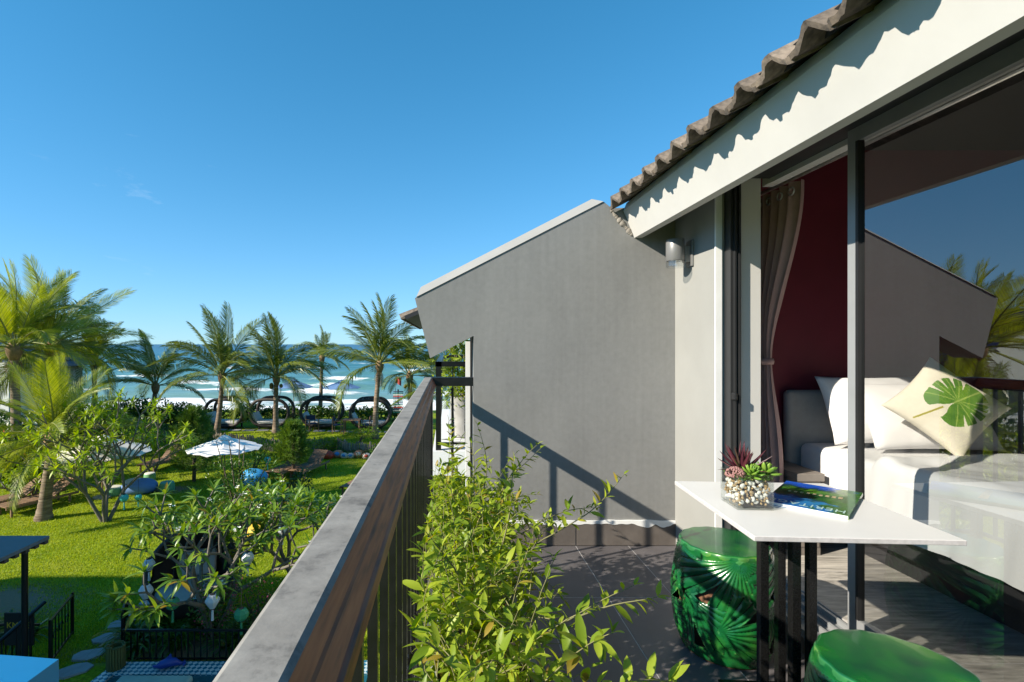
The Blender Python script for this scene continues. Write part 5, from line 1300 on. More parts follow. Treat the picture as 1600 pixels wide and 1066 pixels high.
# ------------------------------------------------------------------ parasols
mat('canvas_blue', (0.11, 0.21, 0.40), 0.85, .06, 6, .1)
mat('canvas_white', (0.80, 0.75, 0.70), 0.85, .04, 5, .2, 20)
mat('pole_wood', (0.20, 0.12, 0.06), 0.6, .2, 20)
mat('pole_grey', (0.28, 0.28, 0.28), 0.5, .1, 10, metal=.4)
def parasol(label, base, top_h, rad, drop, mt, pole, sides=8, group=None, rz=0, overlap=0, vent=True):
    t_ = thing('parasol', label, 'parasol', tuple(base), rz, group)
    b_ = MB(); N = 6; vs = []; S = sides * 4
    for i in range(N + 1):
        u = i / N
        for k in range(S):
            a = 2 * math.pi * k / S; cell = (k % 4) / 4; sag = math.sin(math.pi * cell)
            flat = math.cos(math.pi / sides) / math.cos((a % (2*math.pi/sides)) - math.pi/sides)
            rr_ = rad * (.04 + .96 * u) * (flat if sides < 6 else 1 - .04 * sag)
            vs.append((rr_ * math.cos(a), rr_ * math.sin(a), top_h - drop * u ** 1.12 - .05 * sag * math.sin(math.pi * u) * 1.0 - (.05 * u if sag > .9 and u == 1 else 0)))
    fs = [(i*S+k, i*S+(k+1) % S, (i+1)*S+(k+1) % S, (i+1)*S+k) for i in range(N) for k in range(S)]
    b_.add(vs, fs)
    v0 = [(x * .995, y * .995, z - .012) for x, y, z in vs]; b_.add(v0, [f[::-1] for f in fs])
    b_.build('canopy', mt, t_, smooth=30, world=False, norm=False)
    if vent:
        b_ = MB(); b_.lathe([(rad * .20, -.035), (rad * .14, .025), (rad * .05, .075), (.012, .09)], sides * 2, (0, 0, top_h)); b_.build('vent_cap', mt, t_, smooth=30, world=False)
    b_ = MB(); b_.tube([(0, 0, .02), (0, 0, top_h + .12)], .026, 8); b_.build('pole', pole, t_, world=False)
    for k in range(sides):
        a = 2 * math.pi * k / sides
        b_ = MB(); b_.tube([(0.03 * math.cos(a), .03 * math.sin(a), top_h - .05), (rad * .97 * math.cos(a), rad * .97 * math.sin(a), top_h - drop - .03)], .012, 4); b_.build('rib', pole, t_, world=False)
    b_ = MB(); b_.lathe([(.26, 0), (.27, .05), (.06, .09), (.04, .22), (.001, .22)], 16); b_.build('base', 'pole_grey', t_, world=False, smooth=40)
    return t_
parasol('blue beach parasol beside the straight palm with coconuts', gpos(459, 33.0), 2.35, 1.25, .42, 'canvas_blue', 'pole_grey', 8, 'blue beach parasols')
parasol('blue beach parasol beside the slim distant palm', gpos(534, 33.5), 2.25, 1.25, .40, 'canvas_blue', 'pole_grey', 8, 'blue beach parasols')
parasol('white parasol half hidden by the bare frangipani stems', gpos(160, 16.6), 1.95, 1.45, .48, 'canvas_white', 'pole_wood', 8, 'white garden parasols', .2)
parasol('white parasol between the feathery conifer and the arching shrub', gpos(351, 15.2), 2.22, 1.06, .30, 'canvas_white', 'pole_wood', 8, 'white garden parasols', .35)

# ------------------------------------------------------------------ slatted loungers
mat('lounger_wood', (0.20, 0.115, 0.065), 0.7, .25, 8, .2, rnd=.15, stretch=(1, 8, 8))
slat = MB(); slat.box((-.31, 0, 0), (.31, .068, .02)); slm = slat.mesh('slat', 'lounger_wood')
railb = MB(); railb.box((0, 0, 0), (.035, 1.95, .07)); rlm = railb.mesh('side_rail', 'lounger_wood')
legb = MB(); legb.box((-.025, -.025, 0), (.025, .025, .27)); lgm2 = legb.mesh('leg', 'lounger_wood')
def lounger(label, base, rz, back=32):
    t_ = thing('sun_lounger', label, 'sun lounger', tuple(base), rz, 'wooden sun loungers on the lawn')
    for x in (-.345, .31): link('side_rail', rlm, t_, (x, -.95, .25))
    for x in (-.30, .30):
        for y in (-.80, .75): link('leg', lgm2, t_, (x, y, 0))
    for k in range(15): link('slat', slm, t_, (0, -.95 + k * .083, .3205))
    c_, s_ = math.cos(R(back)), math.sin(R(back))
    for k in range(9):
        q = k * .083; link('slat', slm, t_, (0, .31 + q * c_, .325 + q * s_), (R(back), 0, 0))
    b_ = MB()
    for x in (-.25, .25): b_.tube([(x, .31, .31), (x, .31 + .75 * c_, .31 + .75 * s_)], .02, 4)
    b_.build('back_support', 'lounger_wood', t_, world=False); return t_
lounger('wooden sun lounger beside the frond palm trunk', gpos(58, 15.6), R(-24))
lounger('wooden sun lounger next to the flowering shrub, in deep shade', gpos(14, 15.7), R(-26))
lounger('wooden sun lounger beside the dark frangipani and conifer', gpos(254, 20.8), R(-12), 40)
lounger('wooden sun lounger tucked against the round conifer', gpos(449, 19.6), R(-14), 28)
lounger('sunlit wooden sun lounger next to the painted stones', gpos(483, 19.8), R(-16), 34)
lounger('wooden sun lounger half hidden by the handrail', gpos(566, 17.6), R(-18), 22)

# ------------------------------------------------------------------ small table and chairs, signpost, painted stones, poufs
def wtable(base, rz):
    t_ = thing('garden_table', 'small brown wooden table on the upper lawn', 'table', tuple(base), rz)
    for k in range(6):
        b_ = MB(); b_.box((-.45, -.36 + k * .12, .70), (.45, -.36 + k * .12 + .112, .735)); b_.build('top_board', 'lounger_wood', t_, world=False)
    for x in (-.40, .40):
        for y in (-.30, .30):
            b_ = MB(); b_.box((x - .035, y - .035, 0), (x + .035, y + .035, .699)); b_.build('leg', 'lounger_wood', t_, world=False)
wtable(gpos(550, 27.0), .05)
mat('navy_fabric', (0.02, 0.035, 0.09), .8, .1, 10)
def gchair(label, base, rz):
    t_ = thing('garden_chair', label, 'chair', tuple(base), rz, 'chairs around the wooden garden table')
    b_ = MB(); b_.box((-.24, -.22, .42), (.24, .22, .45)); b_.build('seat', 'navy_fabric', t_, world=False)
    b_ = MB(); b_.box((-.24, .20, .58), (.24, .225, .85)); b_.build('backrest', 'navy_fabric', t_, world=False)
    for x in (-.26, .26):
        for y, h in ((-.22, .64), (.235, .88)):
            b_ = MB(); b_.box((x - .02, y - .02, 0), (x + .02, y + .02, h)); b_.build('leg', 'lounger_wood', t_, world=False)
        b_ = MB(); b_.box((x - .025, -.24, .6405), (x + .025, .214, .67)); b_.build('armrest', 'lounger_wood', t_, world=False)
gchair('folding chair with navy seat at the table end towards the round conifer', gpos(528, 27.0), R(90))
gchair('folding chair with navy seat between the wooden table and the tall palm', gpos(572, 27.2), R(-90))
gchair('folding chair with navy seat standing apart beside the round conifer', gpos(488, 27.4), R(40))
st = thing('striped_signpost', 'tall signpost of many coloured horizontal boards near the beach', 'signpost', tuple(gpos(622, 27.5)))
for k, c_ in enumerate([(.02, .16, .14), (.6, .58, .54), (.05, .09, .16), (.45, .05, .04)]): mat('board_paint_%d' % k, c_, .7, .1, 8)
b_ = MB(); b_.box((-.04, .021, 0), (.04, .08, 2.25)); b_.build('post', 'lounger_wood', st, world=False)
for k in range(14):
    b_ = MB(); b_.box((-.27 + .02 * rr.uniform(-1, 1), -.01, 1.0 + k * .085), (.27 + .02 * rr.uniform(-1, 1), .0205, 1.0 + k * .085 + .055)); b_.build('board', 'board_paint_%d' % ([0, 1, 2, 3, 1, 0, 2][k % 7]), st, world=False)
rf_ = tag(link('warning_flag', None), 'small red flag on a pole near the beach', 'flag')
bpy.data.objects.remove(rf_)
fg = thing('warning_flag', 'small red flag on a thin pole near the beach', 'flag', tuple(gpos(618, 34)))
b_ = MB(); b_.tube([(0, 0, 0), (0, 0, 2.6)], .02, 6); b_.build('pole', 'pole_grey', fg, world=False)
mat('flag_red', (.42, .05, .05), .8, .1, 8)
b_ = MB(); vs = []; N = 8
for i in range(N + 1): vs += [(.02 + i * .045, .04 * math.sin(i * .9), 2.55 - .02 * i), (.02 + i * .045, .04 * math.sin(i * .9 + .3), 2.12 - .03 * i)]
b_.add(vs, [(2*i, 2*i+1, 2*i+3, 2*i+2) for i in range(N)]); b_.build('flag_cloth', 'flag_red', fg, world=False, smooth=True)

mat('stone_red', (.50, .05, .025), .5, .15, 8); mat('stone_cream', (.62, .50, .42), .6, .1, 10); mat('stone_blue', (.06, .22, .48), .6, .1, 8); mat('stone_orange', (.55, .20, .10), .6, .1, 8)
def blob(bm_seed, sx, sy, sz, sub=3):
    bm = bmesh.new(); bmesh.ops.create_icosphere(bm, subdivisions=sub, radius=1)
    for v in bm.verts:
        s_ = 1 + .06 * vnoise(v.co.x * 2 + bm_seed, v.co.y * 2, bm_seed); v.co = Vector((v.co.x * sx * s_, v.co.y * sy * s_, (v.co.z if v.co.z > -.75 else -.75 + (v.co.z + .75) * .2) * sz * s_))
    vs = [v.co.copy() for v in bm.verts]; bm.verts.index_update(); fs = [[v.index for v in f.verts] for f in bm.faces]; bm.free(); return vs, fs
STN = [(502, 716, .17, 'stone_cream', 'stone_blue', 'cream painted stone with a blue face next to the sunlit lounger'), (512, 717, .24, 'stone_red', 'stone_red', 'bright red painted stone in the row on the lawn'), (528, 715, .22, 'stone_orange', 'stone_blue', 'large orange and blue painted stone next to the red one'), (538, 716, .16, 'stone_cream', 'stone_blue', 'small cream and blue painted stone beside the large orange one'),
       (548, 716, .16, 'stone_cream', 'stone_blue', 'small cream and blue painted stone in the middle of the row'), (561, 715, .22, 'stone_orange', 'stone_cream', 'large orange painted stone near the handrail'), (573, 717, .17, 'stone_cream', 'stone_red', 'cream painted stone partly hidden by the handrail')]
for px, py, r_, ma, mb2, lab in STN:
    p = G(px, py); p.z = gz(p.x, p.y); t_ = thing('painted_stone', lab, 'stone', tuple(p), 0, 'painted stones in a row on the lawn')
    vs, fs = blob(px, r_ * 1.15, r_, r_ * .85); b_ = MB(); b_.add([v + Vector((0, 0, r_ * .66)) for v in vs], fs); b_.build('stone_body', ma, t_, smooth=True, world=False)
    vs, fs = blob(px + 3, r_ * .55, r_ * .35, r_ * .45, 2); b_ = MB(); b_.add([v + Vector((0, -r_ * .80, r_ * .85)) for v in vs], fs); b_.build('painted_face', mb2, t_, smooth=True, world=False)
mat('pouf_green', (.14, .33, .16), .7, .05, 8); mat('pouf_teal', (.10, .36, .33), .6, .05, 8); mat('bean_blue', (.12, .23, .50), .7, .06, 8); mat('bean_sky', (.05, .33, .62), .6, .06, 8); mat('pouf_cream', (.66, .64, .56), .7, .05, 8); mat('toy_yellow', (.65, .42, .03), .6, .05, 8); mat('bean_pale', (.42, .50, .66), .7, .06, 8)
def pouf(label, base, r_, h, mt, mtop, grp='round poufs on the lawn'):
    t_ = thing('pouf', label, 'pouf', tuple(base), 0, grp)
    b_ = MB(); b_.lathe([(r_ * .9, 0), (r_ * .99, h * .12), (r_, h * .4), (r_ * .98, h * .72), (r_ * .90, h * .88)], 28); b_.build('pouf_body', mt, t_, smooth=40, world=False)
    b_ = MB(); b_.lathe([(r_ * .90, h * .881), (r_ * .82, h * .97), (r_ * .5, h * 1.02), (.001, h * 1.03)], 28); b_.build('pouf_top', mtop, t_, smooth=40, world=False)
pouf('green round pouf on the sunny lawn beside the blue bean bag', gpos(261, 17.4), .24, .33, 'pouf_green', 'pouf_teal')
pouf('pale green pouf behind the blue bean bag', gpos(234, 18.9), .20, .28, 'pouf_green', 'pouf_cream')
pouf('cream and green pouf seen through the frangipani stems', gpos(178, 16.9), .25, .3, 'pouf_green', 'pouf_cream')
def beanbag(label, base, sx, sy, sz, mt, rz=0):
    t_ = thing('bean_bag', label, 'bean bag', tuple(base), rz, 'bean bags on the lawn')
    vs, fs = blob(sx * 10, sx, sy, sz, 4); b_ = MB(); b_.add([v + Vector((0, 0, sz * .78)) for v in vs], fs); b_.build('bag', mt, t_, smooth=True, world=False)
    vs, fs = blob(sx * 7, sx * .62, sy * .68, sz * .5, 3); b_ = MB(); b_.add([v + Vector((-sx * .25, 0, sz * 1.35)) for v in vs], fs); b_.build('top_panel', 'bean_pale' if mt == 'bean_blue' else mt, t_, smooth=True, world=False)
beanbag('large blue and white bean bag beside the green pouf', gpos(218, 17.2), .56, .42, .27, 'bean_blue', .2)
beanbag('sky blue bean bag under the arching shrub', gpos(398, 18.3), .46, .38, .30, 'bean_sky', .4)
beanbag('sky blue bean bag lower cushion beside the arching shrub', gpos(386, 17.8), .30, .26, .22, 'bean_sky', .1)
beanbag('yellow bean bag seen through the frangipani crown', gpos(402, 13.3), .30, .26, .2, 'toy_yellow', .1)
beanbag('small blue bean bag seen through the frangipani crown', gpos(375, 14.2), .26, .24, .18, 'bean_blue', .3)
# ------------------------------------------------------------------ rattan pod chair under the lantern tree
pc = thing('pod_chair', 'black rattan pod chair with round side holes under the lantern frangipani', 'chair', (-4.75, 9.55, gz(-4.75, 9.55)), R(18))
b_ = MB(); NA, NZ_ = 96, 30; V = []; keepf = []
Rb, Hs = .78, .80
def pod(a, t_):
    """a: azimuth (front = -90 deg), t_: 0 bottom .. 1 rim"""
    fr_ = .5 - .5 * math.sin(a)              # 1 at the front, 0 at the back
    htop = 1.28 - .92 * smooth01(fr_ * 1.25 - .12)
    ang = -.95 + t_ * (math.asin(max(-.6, min(.985, (htop - .55) / .80))) + .95)
    return Vector((Rb * math.cos(ang) * math.cos(a), Rb * math.cos(ang) * math.sin(a), .72 + .80 * math.sin(ang)))
for sgn in (0, .035):
    for j in range(NZ_ + 1):
        for i in range(NA):
            p = pod(2*math.pi*i/NA, j/NZ_); c_ = Vector((0, 0, .75)); V.append(tuple(p - (p - c_).normalized() * sgn))
q_ = (NZ_ + 1) * NA
def hole(i, j):
    p = pod(2*math.pi*(i+.5)/NA, (j+.5)/NZ_); a = math.atan2(p.y, p.x)
    for ac in (R(178), R(2)):
        da = (a - ac + math.pi) % (2*math.pi) - math.pi
        if (da * .74) ** 2 + ((p.z - .80) * 1.05) ** 2 < .24 ** 2: return True
    return False
F = []
for j in range(NZ_):
    for i in range(NA):
        if hole(i, j): continue
        a0, a1, a2, a3 = j*NA+i, j*NA+(i+1) % NA, (j+1)*NA+(i+1) % NA, (j+1)*NA+i
        F.append((a0, a1, a2, a3)); F.append((q_+a0, q_+a3, q_+a2, q_+a1))
b_.add(V, F); b_.build('shell', 'rattan_dark', pc, smooth=True, world=False)
b_ = MB(); b_.tube([pod(2*math.pi*i/64, 1.0) for i in range(65)], .045, 8, False); b_.build('rim', 'rattan_dark', pc, smooth=True, world=False)
b_ = MB(); b_.lathe([(.001, .34), (.58, .34), (.64, .38), (.64, .44), (.56, .48), (.001, .50)], 36); b_.build('seat_cushion', 'cushion_grey', pc, smooth=True, world=False)
b_ = MB(); b_.rbox((-.34, -.07, 0), (.34, .07, .48), .06, Matrix.Translation((0, .46, .50)) @ Matrix.Rotation(R(-22), 4, 'X')); b_.build('back_cushion', 'cushion_grey', pc, smooth=40, world=False)
b_ = MB(); b_.lathe([(.42, 0), (.44, .04), (.40, .10), (.001, .10)], 24); b_.build('base', 'rattan_dark', pc, smooth=40, world=False)

# ------------------------------------------------------------------ silk lanterns hanging in the frangipani
mat('silk_white', (.62, .63, .68), .6, .04, 10); mat('silk_green', (.05, .30, .14), .5, .06, 10); mat('silk_teal', (.04, .42, .42), .5, .06, 10); mat('cord_black', (.03, .03, .03), .8, .1, 10)
def lantern(label, px, py, d, mt, s=1.0, cord=.45, shape=0):
    p = P(px, py, d); t_ = thing('silk_lantern', label, 'lantern', tuple(p), random.uniform(0, 1), 'silk lanterns hanging in the frangipani')
    prof_ = [(.035, -.125), (.05, -.12), (.115, -.01), (.12, .02), (.075, .095), (.05, .11), (.03, .115)] if shape == 0 else [(.04, -.10), (.08, -.085), (.118, -.03), (.118, .03), (.08, .085), (.04, .10)]
    b_ = MB(); b_.lathe([(r_ * s, z * s) for r_, z in prof_], 8); b_.build('shade', mt, t_, world=False)
    for z in (prof_[0][1], prof_[-1][1]):
        b_ = MB(); b_.lathe([(.042 * s, z * s - .012), (.045 * s, z * s + .004), (.03 * s, z * s + .012)], 10); b_.build('cap', 'cord_black', t_, world=False)
    b_ = MB(); b_.tube([(0, 0, .11 * s), (.01, 0, .11 * s + cord)], .004, 5); b_.build('cord', 'cord_black', t_, world=False)
    b_ = MB(); b_.lathe([(.006, -.125 * s), (.016, -.15 * s), (.022, -.33 * s), (.001, -.34 * s)], 8); b_.build('tassel', mt, t_, world=False)
lantern('white silk lantern hanging over the stepping stones', 228, 924, 8.3, 'silk_white', .95)
lantern('green silk lantern hanging before the pod chair seat', 270, 943, 8.2, 'silk_green', .90, .5, 1)
lantern('white silk lantern hanging beside the pink bougainvillea', 332, 939, 8.0, 'silk_white', .92, .4)
lantern('green silk lantern hanging lowest beside the handrail', 377, 960, 8.1, 'silk_green', .95, .5, 1)
lantern('white silk lantern under the frangipani crown beside the pod chair', 233, 882, 8.9, 'silk_white', .85, .3)
lantern('white silk lantern against the bright lawn beyond the pod chair', 387, 872, 9.0, 'silk_white', .95, .35)
lantern('white silk lantern in the frangipani crown near the lounger side', 441, 829, 9.6, 'silk_white', .8, .3)
lantern('teal silk lantern on the bare stemmed frangipani', 194, 778, 13.9, 'silk_teal', .95, .5, 1)
lantern('teal silk lantern on the far side of the bare stemmed frangipani', 216, 777, 14.3, 'silk_teal', .8, .5, 1)
lantern('pale green silk lantern hanging from the arching shrub', 418, 719, 16.6, 'silk_teal', .95, .4)

# ------------------------------------------------------------------ stepping stones
mat('paving_grey', (.30, .30, .31), .9, .12, 9, .3)
for k, (px, py, sx, sy) in enumerate([(116, 1050, .46, .27), (139, 1026, .47, .27), (166, 1000, .38, .26), (188, 977, .40, .27), (213, 957, .40, .26), (236, 941, .36, .26)]):
    p = G(px, py); r = random.Random(k + 3); pts = []
    for i in range(7):
        a = i * 2 * math.pi / 7 + r.uniform(-.25, .25); pts.append((.56 * sx * math.cos(a) * r.uniform(.85, 1.1), .62 * sy * math.sin(a) * r.uniform(.85, 1.1)))
    b_ = MB(); b_.prism(pts, -.06, .032, 'z'); me = b_.mesh('stepping_stone', 'paving_grey')
    o_ = link('stepping_stone', me, None, (p.x, p.y, gz(p.x, p.y)), (0, 0, .5)); tag(o_, 'flat grey stepping stone, %s from the pool deck along the lawn path' % ('first', 'second', 'third', 'fourth', 'fifth', 'sixth')[k], 'stepping stone', 'stepping stones across the lawn')
b_ = MB(); b_.box((-.30, -.20, -.05), (.30, .20, .02)); pvm = b_.mesh('paving_slab', 'paving_grey')
for k in range(13):
    p = gpos(345 + k * 22, 27.9 - .05 * k)
    o_ = link('paving_slab', pvm, None, (p.x, p.y, p.z + .005), (0, 0, rr.uniform(-.1, .1))); tag(o_, 'grey paving slab in the path before the round daybeds', 'paving slab', 'paving slabs before the daybeds')

# ------------------------------------------------------------------ low black fence, gate leaves, bamboo pot
lf = thing('garden_fence', 'low black metal fence between the pool and the plant bed', 'fence', (-3.6, 8.05, 0))
b_ = MB(); b_.box((-5.12, 8.03, .49), (-1.6, 8.06, .52)); b_.build('top_rail', 'iron_black', lf)
b_ = MB(); b_.box((-5.12, 8.035, .05), (-1.6, 8.055, .075)); b_.build('bottom_rail', 'iron_black', lf)
fb = MB(); fb.box((-.008, -.008, -.03), (.008, .008, .515)); fbm = fb.mesh('fence_bar', 'iron_black')
for k in range(36): link('fence_bar', fbm, lf, Vector((-5.1 + k * .1, 8.075, 0)) - lf.location)
def gate(label, hinge, ang, wd, h):
    t_ = thing('garden_gate', label, 'gate', hinge, ang, 'black garden gate leaves')
    for z in (.06, h - .03):
        b_ = MB(); b_.box((0, -.015, z), (wd, .015, z + .03)); b_.build('gate_rail', 'iron_black', t_, world=False)
    for x in (0, wd - .03):
        b_ = MB(); b_.box((x, -.016, 0.02), (x + .03, .016, h + .02)); b_.build('stile', 'iron_black', t_, world=False)
    for k in range(7):
        b_ = MB(); x = .1 + k * (wd - .2) / 6; b_.tube([(x, 0, .08), (x, 0, h - .03)], .009, 5); b_.build('gate_bar', 'iron_black', t_, world=False)
    for k in range(3):
        b_ = MB(); cx_ = wd * (.25 + .25 * k); b_.tube([(cx_ + .09 * math.cos(a * .4) * (1 - a / 22), .012, h * .55 + .09 * math.sin(a * .4) * (1 - a / 22)) for a in range(17)], .007, 5); b_.build('scroll', 'iron_black', t_, world=False)
gate('open black gate leaf beside the bamboo pot', (-5.22, 8.2, 0), R(117), .85, .72)
gate('open black gate leaf beside the canopy post', (-6.15, 7.9, 0), R(108), .95, .72)
gf = thing('garden_fence', 'low black metal fence with planting under the grey canopy', 'fence', (-7.6, 8.1, 0))
b_ = MB(); b_.box((-9.2, 8.03, .58), (-6.42, 8.06, .61)); b_.build('top_rail', 'iron_black', gf)
for k in range(27): link('fence_bar', fbm, gf, Vector((-9.15 + k * .1, 8.045, 0)) - gf.location, None, (1, 1, 1.13))
hr = thing('step_handrail', 'sloping black handrail at the pool steps', 'handrail', (-6.3, 7.3, 0))
b_ = MB(); b_.tube([(-6.38, 8.1, .92), (-6.55, 6.6, .50)], .03, 8); b_.build('sloping_bar', 'iron_black', hr)
for k in range(6):
    y = 6.75 + k * .22; b_ = MB(); b_.tube([(-6.55 + .113 * (y - 6.6), y, 0), (-6.55 + .113 * (y - 6.6), y, .50 + .28 * (y - 6.6))], .012, 6); b_.build('upright', 'iron_black', hr)
mat('board_black', (.012, .012, .012), .6, .1, 8); mat('board_yellow', (.65, .45, .02), .6, .05, 8)
sg = thing('chalk_sign', 'small black sign with yellow lettering by the gate', 'sign', (-6.55, 7.95, 0))
b_ = MB(); b_.box((-6.85, 7.90, .35), (-6.40, 7.925, .85)); b_.build('sign_board', 'board_black', sg)
b_ = MB(); b_.box((-6.66, 7.903, 0), (-6.60, 7.922, .3495)); b_.build('sign_leg', 'board_black', sg)
fc = bpy.data.curves.new('sign_text', 'FONT'); fc.body = 'KM  F3'; fc.size = .13; fc.align_x = 'CENTER'; fc.extrude = .001
fo_ = bpy.data.objects.new('sign_tmp', fc); COL.objects.link(fo_); bpy.context.view_layer.update()
tm_ = bpy.data.meshes.new_from_object(fo_.evaluated_get(bpy.context.evaluated_depsgraph_get())); bpy.data.objects.remove(fo_)
tm_.materials.clear(); tm_.materials.append(MATS['board_yellow']); link('lettering', tm_, sg, Vector((-6.62, 7.898, .62)) - sg.location, (R(90), 0, 0))
mat('bamboo_green', (.085, .105, .03), .7, .3, 20, .3, stretch=(6, 6, 1))
bpot = thing('bamboo_pot', 'green bamboo clad round pot at the pool corner', 'pot', tuple(G(181, 1050)))
b_ = MB(); b_.lathe([(.10, 0), (.105, .02), (.105, .40), (.085, .40), (.085, .34), (.001, .34)], 20); b_.build('pot_core', 'bamboo_green', bpot, world=False, smooth=40)
cb = MB(); cb.tube([(0, 0, .005), (0, 0, .42)], .016, 7); cbm = cb.mesh('cane', 'bamboo_green', 40)
for k in range(20): link('cane', cbm, bpot, (.115 * math.cos(k * math.pi/10), .115 * math.sin(k * math.pi/10), 0), None, (1, 1, rr.uniform(.95, 1.04)))

# ------------------------------------------------------------------ pool
m, n, l, b = newmat('pool_mosaic')
t = n.new("ShaderNodeTexCoord"); mpn = n.new("ShaderNodeMapping"); mpn.inputs['Rotation'].default_value = (0, 0, R(45)); mpn.inputs['Scale'].default_value = (17, 17, 17); l.new(t.outputs['Object'], mpn.inputs['Vector'])
ck = n.new("ShaderNodeTexChecker"); ck.inputs['Scale'].default_value = 1; ck.inputs['Color1'].default_value = (.55, .66, .68, 1); ck.inputs['Color2'].default_value = (.03, .17, .27, 1); l.new(mpn.outputs[0], ck.inputs['Vector']); l.new(ck.outputs[0], b.inputs['Base Color']); b.inputs['Roughness'].default_value = .25
mat('pool_wall', (.02, .12, .20), .3, .1, 5)
m, n, l, b = newmat('pool_water')
b.inputs['Base Color'].default_value = (.015, .10, .13, 1); b.inputs['Roughness'].default_value = .03; b.inputs['Specular IOR Level'].default_value = .6
t = n.new("ShaderNodeTexCoord"); z1 = n.new("ShaderNodeTexNoise"); z1.inputs['Scale'].default_value = 5; l.new(t.outputs['Object'], z1.inputs['Vector']); bp = n.new("ShaderNodeBump"); bp.inputs['Strength'].default_value = .3; bp.inputs['Distance'].default_value = .05; l.new(z1.outputs['Fac'], bp.inputs['Height']); l.new(bp.outputs[0], b.inputs['Normal'])
po = thing('pool', 'blue tiled swimming pool with mosaic coping beside the low fence', 'pool', (-3.2, 6, 0))
b_ = MB(); b_.prism([(-5.14, 7.94), (-1.2, 7.98), (-1.2, 7.68), (-5.0, 7.64)], .01, .075, 'z'); b_.build('coping', 'pool_mosaic', po)
b_ = MB(); b_.prism([(-5.14, 7.935), (-5.002, 7.637), (-5.6, 3.2), (-5.95, 3.2)], .01, .074, 'z'); b_.build('coping', 'pool_mosaic', po)
b_ = MB(); b_.prism([(-5.0, 7.638), (-1.2, 7.678), (-1.2, 3.2), (-5.6, 3.2)], .01, .050, 'z'); b_.build('water', 'pool_water', po)
mat('mat_aqua', (.30, .47, .44), .8, .08, 4, .3, 30)
for k, (x0, x1, lab) in enumerate([(-4.78, -3.72, 'pale aqua padded mat floating in the pool by the bamboo pot'), (-3.35, -2.3, 'pale aqua padded mat floating in the pool beside the handrail')]):
    b_ = MB(); b_.rbox((x0, 5.4, .052), (x1, 7.50 - .02 * k, .17), .05); me = b_.mesh('pool_mat', 'mat_aqua', 40); o_ = link('pool_mat', me); tag(o_, lab, 'pool mat', 'padded mats in the pool')
mat('dolphin_blue', (.012, .05, .30), .35, .08, 6)
dl = thing('inflatable_dolphin', 'dark blue inflatable dolphin lying on the pool coping', 'pool toy', (-4.25, 7.78, .075), R(20))
dl.scale = (.62, .62, .62)
b_ = MB(); b_.tube([(-.34, 0, .12), (-.26, 0, .10), (-.15, 0, .12), (0, 0, .15), (.14, 0, .13), (.26, 0, .07), (.36, 0, .05)], [.02, .045, .10, .115, .095, .05, .02], 12); b_.build('body', 'dolphin_blue', dl, smooth=True, world=False)
b_ = MB(); b_.add([(-.05, -.008, .25), (.08, -.008, .25), (.06, 0, .36), (-.05, .008, .25), (.08, .008, .25)], [(0, 1, 2), (4, 3, 2), (0, 2, 3), (1, 4, 2)]); b_.build('fin', 'dolphin_blue', dl, world=False)
b_ = MB(); b_.tube([(.34, -.13, .06), (.36, 0, .05), (.34, .13, .06)], [.012, .04, .012], 8); b_.build('tail_fluke', 'dolphin_blue', dl, smooth=True, world=False)
# paved pool edge in front of the gate
b_ = MB(); b_.box((-9.5, 3.0, -.05), (-5.97, 7.45, .03)); structure(b_.build('pool_deck', 'paving_grey'))

# ------------------------------------------------------------------ grey canopy and blue canopy
mat('canopy_sheet', (.16, .155, .16), .75, .08, 5, .2); mat('canopy_batten', (.09, .06, .05), .8, .2, 10)
cp = thing('flat_canopy', 'flat grey canopy roof on thin black posts over the pool deck', 'canopy', (-7.5, 7.2, 0))
cz_ = CZ - 2.9; x1 = -5.94
b_ = MB(); b_.prism([(-10.2, 7.62), (-5.93, 7.62), (-6.02, 5.2), (-10.2, 5.2)], cz_, cz_ + .05, 'z'); b_.build('roof_sheet', 'canopy_sheet', cp)
for k in range(15):
    y = 5.25 + k * .165; b_ = MB(); xx = -6.02 + .09 * (y - 5.2) / 2.42; b_.box((xx - .5, y, cz_ - .06), (xx - .02, y + .07, cz_ - .0005)); b_.build('batten', 'canopy_batten', cp)
for (x, y) in ((-6.2, 7.5), (-9.9, 7.5), (-6.3, 5.35)):
    b_ = MB(); b_.tube([(x, y, 0), (x, y, cz_ - .06)], .042, 10); b_.build('post', 'iron_black', cp, smooth=40)
mat('canvas_bright_blue', (.012, .20, .43), .45, .04, 3, .1)
bc = thing('blue_canopy', 'bright blue fabric canopy with hanging side below the balcony', 'canopy', (-4.8, 3.6, 0))
def bcan(u, v):
    x = -6.6 + (6.6 - 3.46) * u; y = 2.2 + (4.55 - 2.2) * v
    z = 2.17 + .10 * math.sin(math.pi * (u * .9 + .0)) + .05 * math.sin(math.pi * v)
    return (x, y, z)
V = []; b_ = MB(); N = 24
soft_grid(bcan, 24, 16, 'canvas_bright_blue', 'canopy_cloth', bc)
b_ = MB(); vs = []
for k in range(17):
    p = bcan(1, k / 16); vs += [p, (p[0] + .004, p[1], p[2] - .24 - .015 * math.sin(k * .9))]
b_.add(vs, [(2*k, 2*k+1, 2*k+3, 2*k+2) for k in range(16)]); vs = []
for k in range(25):
    p = bcan(k / 24, 1); vs += [p, (p[0], p[1] + .004, p[2] - .24 - .015 * math.sin(k * .9))]
b_.add(vs, [(2*k, 2*k+1, 2*k+3, 2*k+2) for k in range(24)]); b_.build('valance', 'canvas_bright_blue', bc, smooth=True)
for (x, y) in ((-3.52, 4.48), (-3.52, 2.3), (-6.5, 4.48), (-6.5, 2.3)):
    b_ = MB(); b_.tube([(x, y, 0), (x, y, 2.15)], .025, 8); b_.build('post', 'pole_grey', bc)

